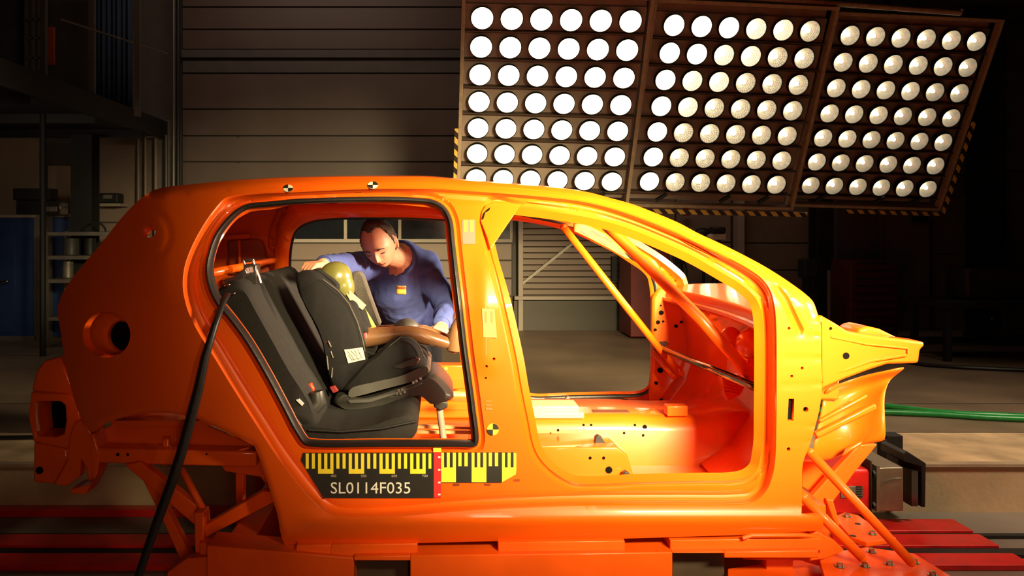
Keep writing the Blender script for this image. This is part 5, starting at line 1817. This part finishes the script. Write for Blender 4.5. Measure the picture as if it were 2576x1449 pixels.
# ---------------------------------------------------------------- the man leaning in at the far rear doorway
def remeshed(mb, name, m_, parent, voxel, smooth_it=4, label=None, disp=None, cut=None):
    """one continuous skin over overlapping limbs: voxel union, smoothed"""
    me = bpy.data.meshes.new('tmp')
    me.from_pydata(mb.v, [], mb.f)
    bm = bmesh.new()
    bm.from_mesh(me)
    bmesh.ops.recalc_face_normals(bm, faces=bm.faces)
    bm.to_mesh(me)
    bm.free()
    o = bpy.data.objects.new('tmp', me)
    COL.objects.link(o)
    md = o.modifiers.new('r', 'REMESH')
    md.mode = 'VOXEL'
    md.voxel_size = voxel
    if smooth_it:
        md = o.modifiers.new('s', 'SMOOTH')
        md.iterations = smooth_it
        md.factor = .5
    dg = bpy.context.evaluated_depsgraph_get()
    ev = o.evaluated_get(dg)
    em = ev.to_mesh()
    n = len(em.vertices)
    co = np.empty(n * 3, np.float32)
    em.vertices.foreach_get('co', co)
    nr = np.empty(n * 3, np.float32)
    em.vertices.foreach_get('normal', nr)
    co = co.reshape(-1, 3); nr = nr.reshape(-1, 3)
    if disp is not None: co = co + nr * disp(co, nr)[:, None]
    fs = [tuple(p.vertices) for p in em.polygons]
    ev.to_mesh_clear()
    bpy.data.objects.remove(o)
    q = MB()
    q.v = [Vector(map(float, c)) for c in co]
    q.f = fs
    return q.build(name, m_, parent, sharp=0, label=label, recalc=False)


man = thing('person', 'balding man in a blue sweatshirt leaning into the car over the child seat', 'person', (-.2, 2.3, 0))


def head_points(scale=1.0, nth=64, nph=44):
    """head in its own frame: face toward -y, up +z, origin between the ears"""
    V = []
    for i in range(nph + 1):
        ph = math.pi * i / nph
        row = []
        for k in range(nth):
            th = 2 * math.pi * k / nth
            dx, dy, dz = math.sin(ph) * math.sin(th), -math.sin(ph) * math.cos(th), math.cos(ph)
            x, y, z = .078 * dx, .098 * dy, .118 * dz
            low = max(0, -dz)
            x *= 1 - .30 * low ** 1.3
            if dy > 0: y *= 1 - .45 * low
            else: y *= 1 - .10 * low
            if dz > 0.5: x *= 1 - .06 * (dz - .5)
            if dy < 0:
                f = max(0, -dy) ** .5

                def bump(x0, z0, sx, sz, a):
                    return -a * f * math.exp(-((x - x0) / sx) ** 2 - ((z - z0) / sz) ** 2)
                y += bump(0, -.030, .0085, .022, .017) + bump(0, -.044, .013, .011, .013) + bump(0, -.010, .008, .02, .006)      # nose
                y += bump(.031, .012, .020, .008, .006) + bump(-.031, .012, .020, .008, .006)                                   # brows
                y += bump(.031, -.006, .015, .010, -.009) + bump(-.031, -.006, .015, .010, -.009)                                 # eye sockets
                y += bump(.031, -.007, .010, .006, .005) + bump(-.031, -.007, .010, .006, .005)                                   # lids
                y += bump(0, -.070, .024, .006, .005) + bump(0, -.082, .020, .006, .005) + bump(0, -.076, .026, .0025, -.004)      # lips
                y += bump(0, -.104, .020, .012, .008)                                                                             # chin
                y += bump(.040, -.040, .018, .020, .004) + bump(-.040, -.040, .018, .020, .004)                                   # cheeks
            row.append(Vector((x, y, z)) * scale)
        V.append(row)
    return V


HC = P(953, 611, 1.42)
HR = Matrix.Rotation(math.radians(-12), 3, 'Y') @ Matrix.Rotation(math.radians(-14), 3, 'Z') @ Matrix.Rotation(math.radians(26), 3, 'X')
HS = 1.14


def hp(v): return HC + HR @ (Vector(v) * HS)


neck = P(1010, 650, 1.66)
lsh, rsh = P(1062, 670, 1.74), P(912, 672, 1.66)
lel, lwr = P(1122, 765, 1.70), P(1112, 818, 1.53)
rel, rwr = P(862, 668, 1.30), P(812, 664, .98)
chest = P(1000, 720, 1.80)
belly = P(1030, 775, 1.98)
pelv = Vector((-.20, 2.26, .83))
b = MB()
rows = head_points()
b.loft([[hp(p) for p in r] for r in rows[1:-1]])
for s in (-1, 1):                                                       # ears
    c = hp((s * .079, .012, -.015))
    b.ball(c, (.011, .020, .033), 12, 8, HR @ Matrix.Rotation(s * .35, 3, 'Z'))
    b.ball(hp((s * .080, .006, -.038)), (.008, .010, .012), 8, 6, HR)
b.capsule([hp((0, .035, -.06)), hp((0, .055, -.10)), neck], [.058, .058, .066], 16)
b.capsule([neck, chest, belly, pelv], [.09, .125, .125, .13], 16)
b.capsule([neck, lsh], [.05, .05], 14)
b.capsule([neck, rsh], [.05, .05], 14)
b.capsule([lsh, lel, lwr], [.055, .042, .029], 14)
b.capsule([rsh, rel, rwr], [.055, .042, .029], 14)
for s in (-1, 1):
    hip = pelv + Vector((s * .10, .0, -.05))
    kn = Vector((hip.x + s * .02, hip.y - .10, .45))
    b.capsule([hip, kn, (hip.x + s * .03, hip.y + .02, .08)], [.085, .058, .042], 14)
    b.capsule([(hip.x + s * .03, hip.y + .04, .045), (hip.x + s * .04, hip.y - .15, .035)], [.045, .033], 12)


def hand(b, wrist, fwd, down, side, curl, thumb_side):
    """palm and five unequal, bent fingers; fwd = wrist to knuckles, down = palm side, side = toward the index finger"""
    fwd, down = Vector(fwd).normalized(), Vector(down)
    down = (down - fwd * down.dot(fwd)).normalized()
    side = fwd.cross(down) * thumb_side
    kn = wrist + fwd * .085
    for t in range(5):
        u = (t / 4 - .5) * .062
        b.capsule([wrist + fwd * .01 + side * u * .55, kn + side * u], [.017, .0135], 10)
    for k, (off, L) in enumerate(((.031, .070), (.011, .080), (-.010, .074), (-.030, .058))):
        p = kn + side * off
        ang = 0
        pts, rad = [p], [.0105]
        d = fwd
        for j, fr in enumerate((.46, .30, .24)):
            ang += curl[j] * (1 + .08 * k)
            d = fwd * math.cos(ang) + down * math.sin(ang) + side * (off * .9)
            p = p + d.normalized() * L * fr
            pts.append(p); rad.append(.0098 - .0012 * j)
        b.capsule(pts, rad, 10)
    t0 = wrist + fwd * .022 + side * .026 + down * .008
    t1 = t0 + (fwd * .55 + side * .70 + down * .35).normalized() * .040
    t2 = t1 + (fwd * .85 + side * .10 + down * .55).normalized() * .032
    t3 = t2 + (fwd * .75 - side * .15 + down * .65).normalized() * .024
    b.capsule([t0, t1, t2, t3], [.016, .0125, .0110, .0095], 10)


hand(b, rwr, P(770, 668, .88) - rwr, (-.30, -.35, -1), None, (.55, .65, .45), 1)
hand(b, lwr, P(1106, 836, 1.40) - lwr, (-.2, -.2, -1), None, (.35, .5, .4), -1)
body = remeshed(b, 'body', SKIN, man, .0045, 3)
# eyebrows, eyes
for s in (-1, 1):
    MB().tube([hp((s * .017, -.099, .010)), hp((s * .032, -.098, .0155)), hp((s * .048, -.087, .010))], [.0028, .0036, .002], 6).build('eyebrow', HAIR, man)
    MB().tube([hp((s * .021, -.0885, -.0115)), hp((s * .032, -.0885, -.0135)), hp((s * .043, -.0815, -.0115))], [.0016, .0022, .0014], 6).build('eyelash', HAIR, man)
MB().tube([hp((-.022, -.0665, -.0755)), hp((-.011, -.0735, -.0765)), hp((0, -.0755, -.0760)), hp((.011, -.0735, -.0765)), hp((.022, -.0665, -.0755))], [.0012, .0024, .0026, .0024, .0012], 6).build('mouth', mat('lip', (.26, .06, .045), .5), man)
# hair: sides, back and a thin receding top
hb = MB()
V = head_points(1.0, 96, 66)
nth = 96
idx = {}
for i, r in enumerate(V):
    for k, p in enumerate(r):
        x, y, z = p
        # hairline: recedes over the forehead, low at the back, sideburn before the ear
        th = abs(math.atan2(x, -y))                                    # 0 = face
        if th < .95: lim = .084 + .010 * math.sin(th / .95 * math.pi * .9)
        elif th < 1.35: lim = .087 - (th - .95) / .4 * .105
        elif th < 1.75: lim = -.025 + .05 * (1 if 1.45 < th < 1.7 else 0)
        else: lim = -.055 - .03 * min(1, (th - 1.75) / .8)
        if z > lim:
            idx[(i, k)] = p
vs, mp = [], {}
fs = []
for (i, k), p in idx.items():
    mp[(i, k)] = len(vs)
    n = Vector((p.x / .078 ** 2, p.y / .098 ** 2, p.z / .118 ** 2)).normalized()
    t = .004 + .004 * noise.noise(p * 60) + .0025 * noise.noise(p * 170) + (.004 if p.y > .02 else 0)
    vs.append(hp(p + n * max(.0015, t)))
for (i, k) in idx:
    q = [(i, k), (i, (k + 1) % nth), (i + 1, (k + 1) % nth), (i + 1, k)]
    if all(a in mp for a in q): fs.append(tuple(mp[a] for a in q))
hb.add(vs, fs)
hb.build('hair', HAIR, man, sharp=0, thick=.006)

# sweatshirt
c = MB()
up = Vector((0, 0, 1))
c.capsule([neck + Vector((.0, .03, -.02)), chest, belly, pelv + Vector((0, -.02, .05))], [.105, .165, .172, .165], 20)
c.capsule([chest + Vector((-.10, .0, .02)), belly + Vector((-.09, 0, 0))], [.10, .11], 16)
c.capsule([chest + Vector((.10, .03, .02)), belly + Vector((.09, .0, -.02))], [.11, .11], 16)
c.capsule([neck + Vector((.01, .05, .01)), lsh + Vector((-.0, .02, .0))], [.095, .098], 16)
c.capsule([neck + Vector((-.02, .05, .0)), rsh], [.085, .080], 16)
c.capsule([lsh, lel, lwr.lerp(lel, .12)], [.092, .074, .050], 16)
c.capsule([rsh, rel, rwr.lerp(rel, .12)], [.088, .064, .046], 16)
c.capsule([neck + Vector((.03, .08, .0)), P(1066, 672, 1.9), P(1085, 760, 1.95)], [.09, .11, .10], 16)
c.tube([hp((0, .02, -.105)), hp((0, .035, -.100)), ], [.071, .071], 18) if False else None


def wrinkle(co, nr):
    out = np.zeros(len(co), np.float32)
    for i, p in enumerate(co):
        v = Vector(map(float, p))
        s = 0.
        for a, bb, w in ((lsh, lel, 1.), (lel, lwr, 1.6), (rsh, rel, .9), (rel, rwr, 1.2)):
            d = bb - a
            t = max(0, min(1, (v - a).dot(d) / d.length_squared))
            r = (v - a - d * t).length
            if r < .11:
                s += w * .0045 * math.sin((t * d.length) * 95 + 5 * noise.noise(v * 9)) * (.4 + .9 * abs(noise.noise(v * 7)))
                break
        s += .010 * noise.noise(Vector((v.x * 7 + v.z * 5, v.y * 4, v.z * 9 - v.x * 6))) + .003 * noise.noise(v * 26)
        out[i] = s
    return out


shirt = remeshed(c, 'sweatshirt', BLUEC, man, .010, 5, disp=wrinkle, label='blue cotton sweatshirt')
# collar and cuffs
ctr = neck.lerp(hp((0, .05, -.10)), .12)
ax = (hp((0, .04, -.08)) - neck).normalized()
u = ax.orthogonal().normalized(); s_ = ax.cross(u)
MB().tube([ctr + (u * math.cos(k * math.pi / 12) + s_ * math.sin(k * math.pi / 12)) * .088 for k in range(24)], .013, 8, closed=True).build('collar', BLUEC, shirt)
for w_, e_, r in ((lwr, lel, .044), (rwr, rel, .041)):
    a_ = w_.lerp(e_, .06)
    MB().tube([a_, w_.lerp(e_, .20)], [r, r + .004], 16).build('cuff', BLUEC, shirt)
# yellow chest badge: follows the chest
bx0 = P(1009, 728, 1.585)
e1 = Vector((1, -.10, -.04)).normalized(); e2 = Vector((.05, -.25, 1)).normalized()
BADGE = bx0
# trousers and shoes
t = MB()
t.capsule([belly + Vector((0, .05, -.10)), pelv], [.14, .155], 18)
for s in (-1, 1):
    hip = pelv + Vector((s * .10, .0, -.05))
    kn = Vector((hip.x + s * .02, hip.y - .10, .45))
    t.capsule([hip, kn, (hip.x + s * .03, hip.y + .02, .10)], [.110, .082, .070], 16)
    m = MB()
    m.capsule([(hip.x + s * .03, hip.y + .05, .052), (hip.x + s * .04, hip.y - .17, .042)], [.052, .042], 14)
    m.bb(hip.x + s * .035 - .05, hip.x + s * .035 + .05, hip.y - .21, hip.y + .10, .0, .022)
    m.build('shoe', BLACKRUB, man)
remeshed(t, 'trousers', TROUS, man, .012, 4)

# put the badge on the front of the sweatshirt: cast from the camera side onto it
dg = bpy.context.evaluated_depsgraph_get()
sh = shirt.data
from mathutils.bvhtree import BVHTree
bv = BVHTree.FromPolygons([v.co + shirt.location + man.location for v in sh.vertices], [tuple(p.vertices) for p in sh.polygons])
eye = Vector((0, -D0, CZ))


def on_shirt(px, py, lift=.004):
    d = (P(px, py, 1.5) - eye).normalized()
    h = bv.ray_cast(eye, d)
    return (h[0] + h[1] * lift) if h[0] else P(px, py, 1.6)


def patch(name, x0, y0, x1, y1, m_, parent, lift):
    rows = [[on_shirt(x0 + (x1 - x0) * i / 4, y0 + (y1 - y0) * j / 4 + (x1 - x0) * i / 4 * .03, lift) for i in range(5)] for j in range(5)]
    return MB().strip(rows).build(name, m_, parent, thick=-.002, smooth=True)


bd = patch('badge', 998, 718, 1021, 739, mat('badge_yellow', (.85, .55, .08), .6), shirt, .004)
patch('badge_band', 999, 719, 1020, 726, mat('badge_red_brown', (.45, .12, .03), .6), bd, .0075)
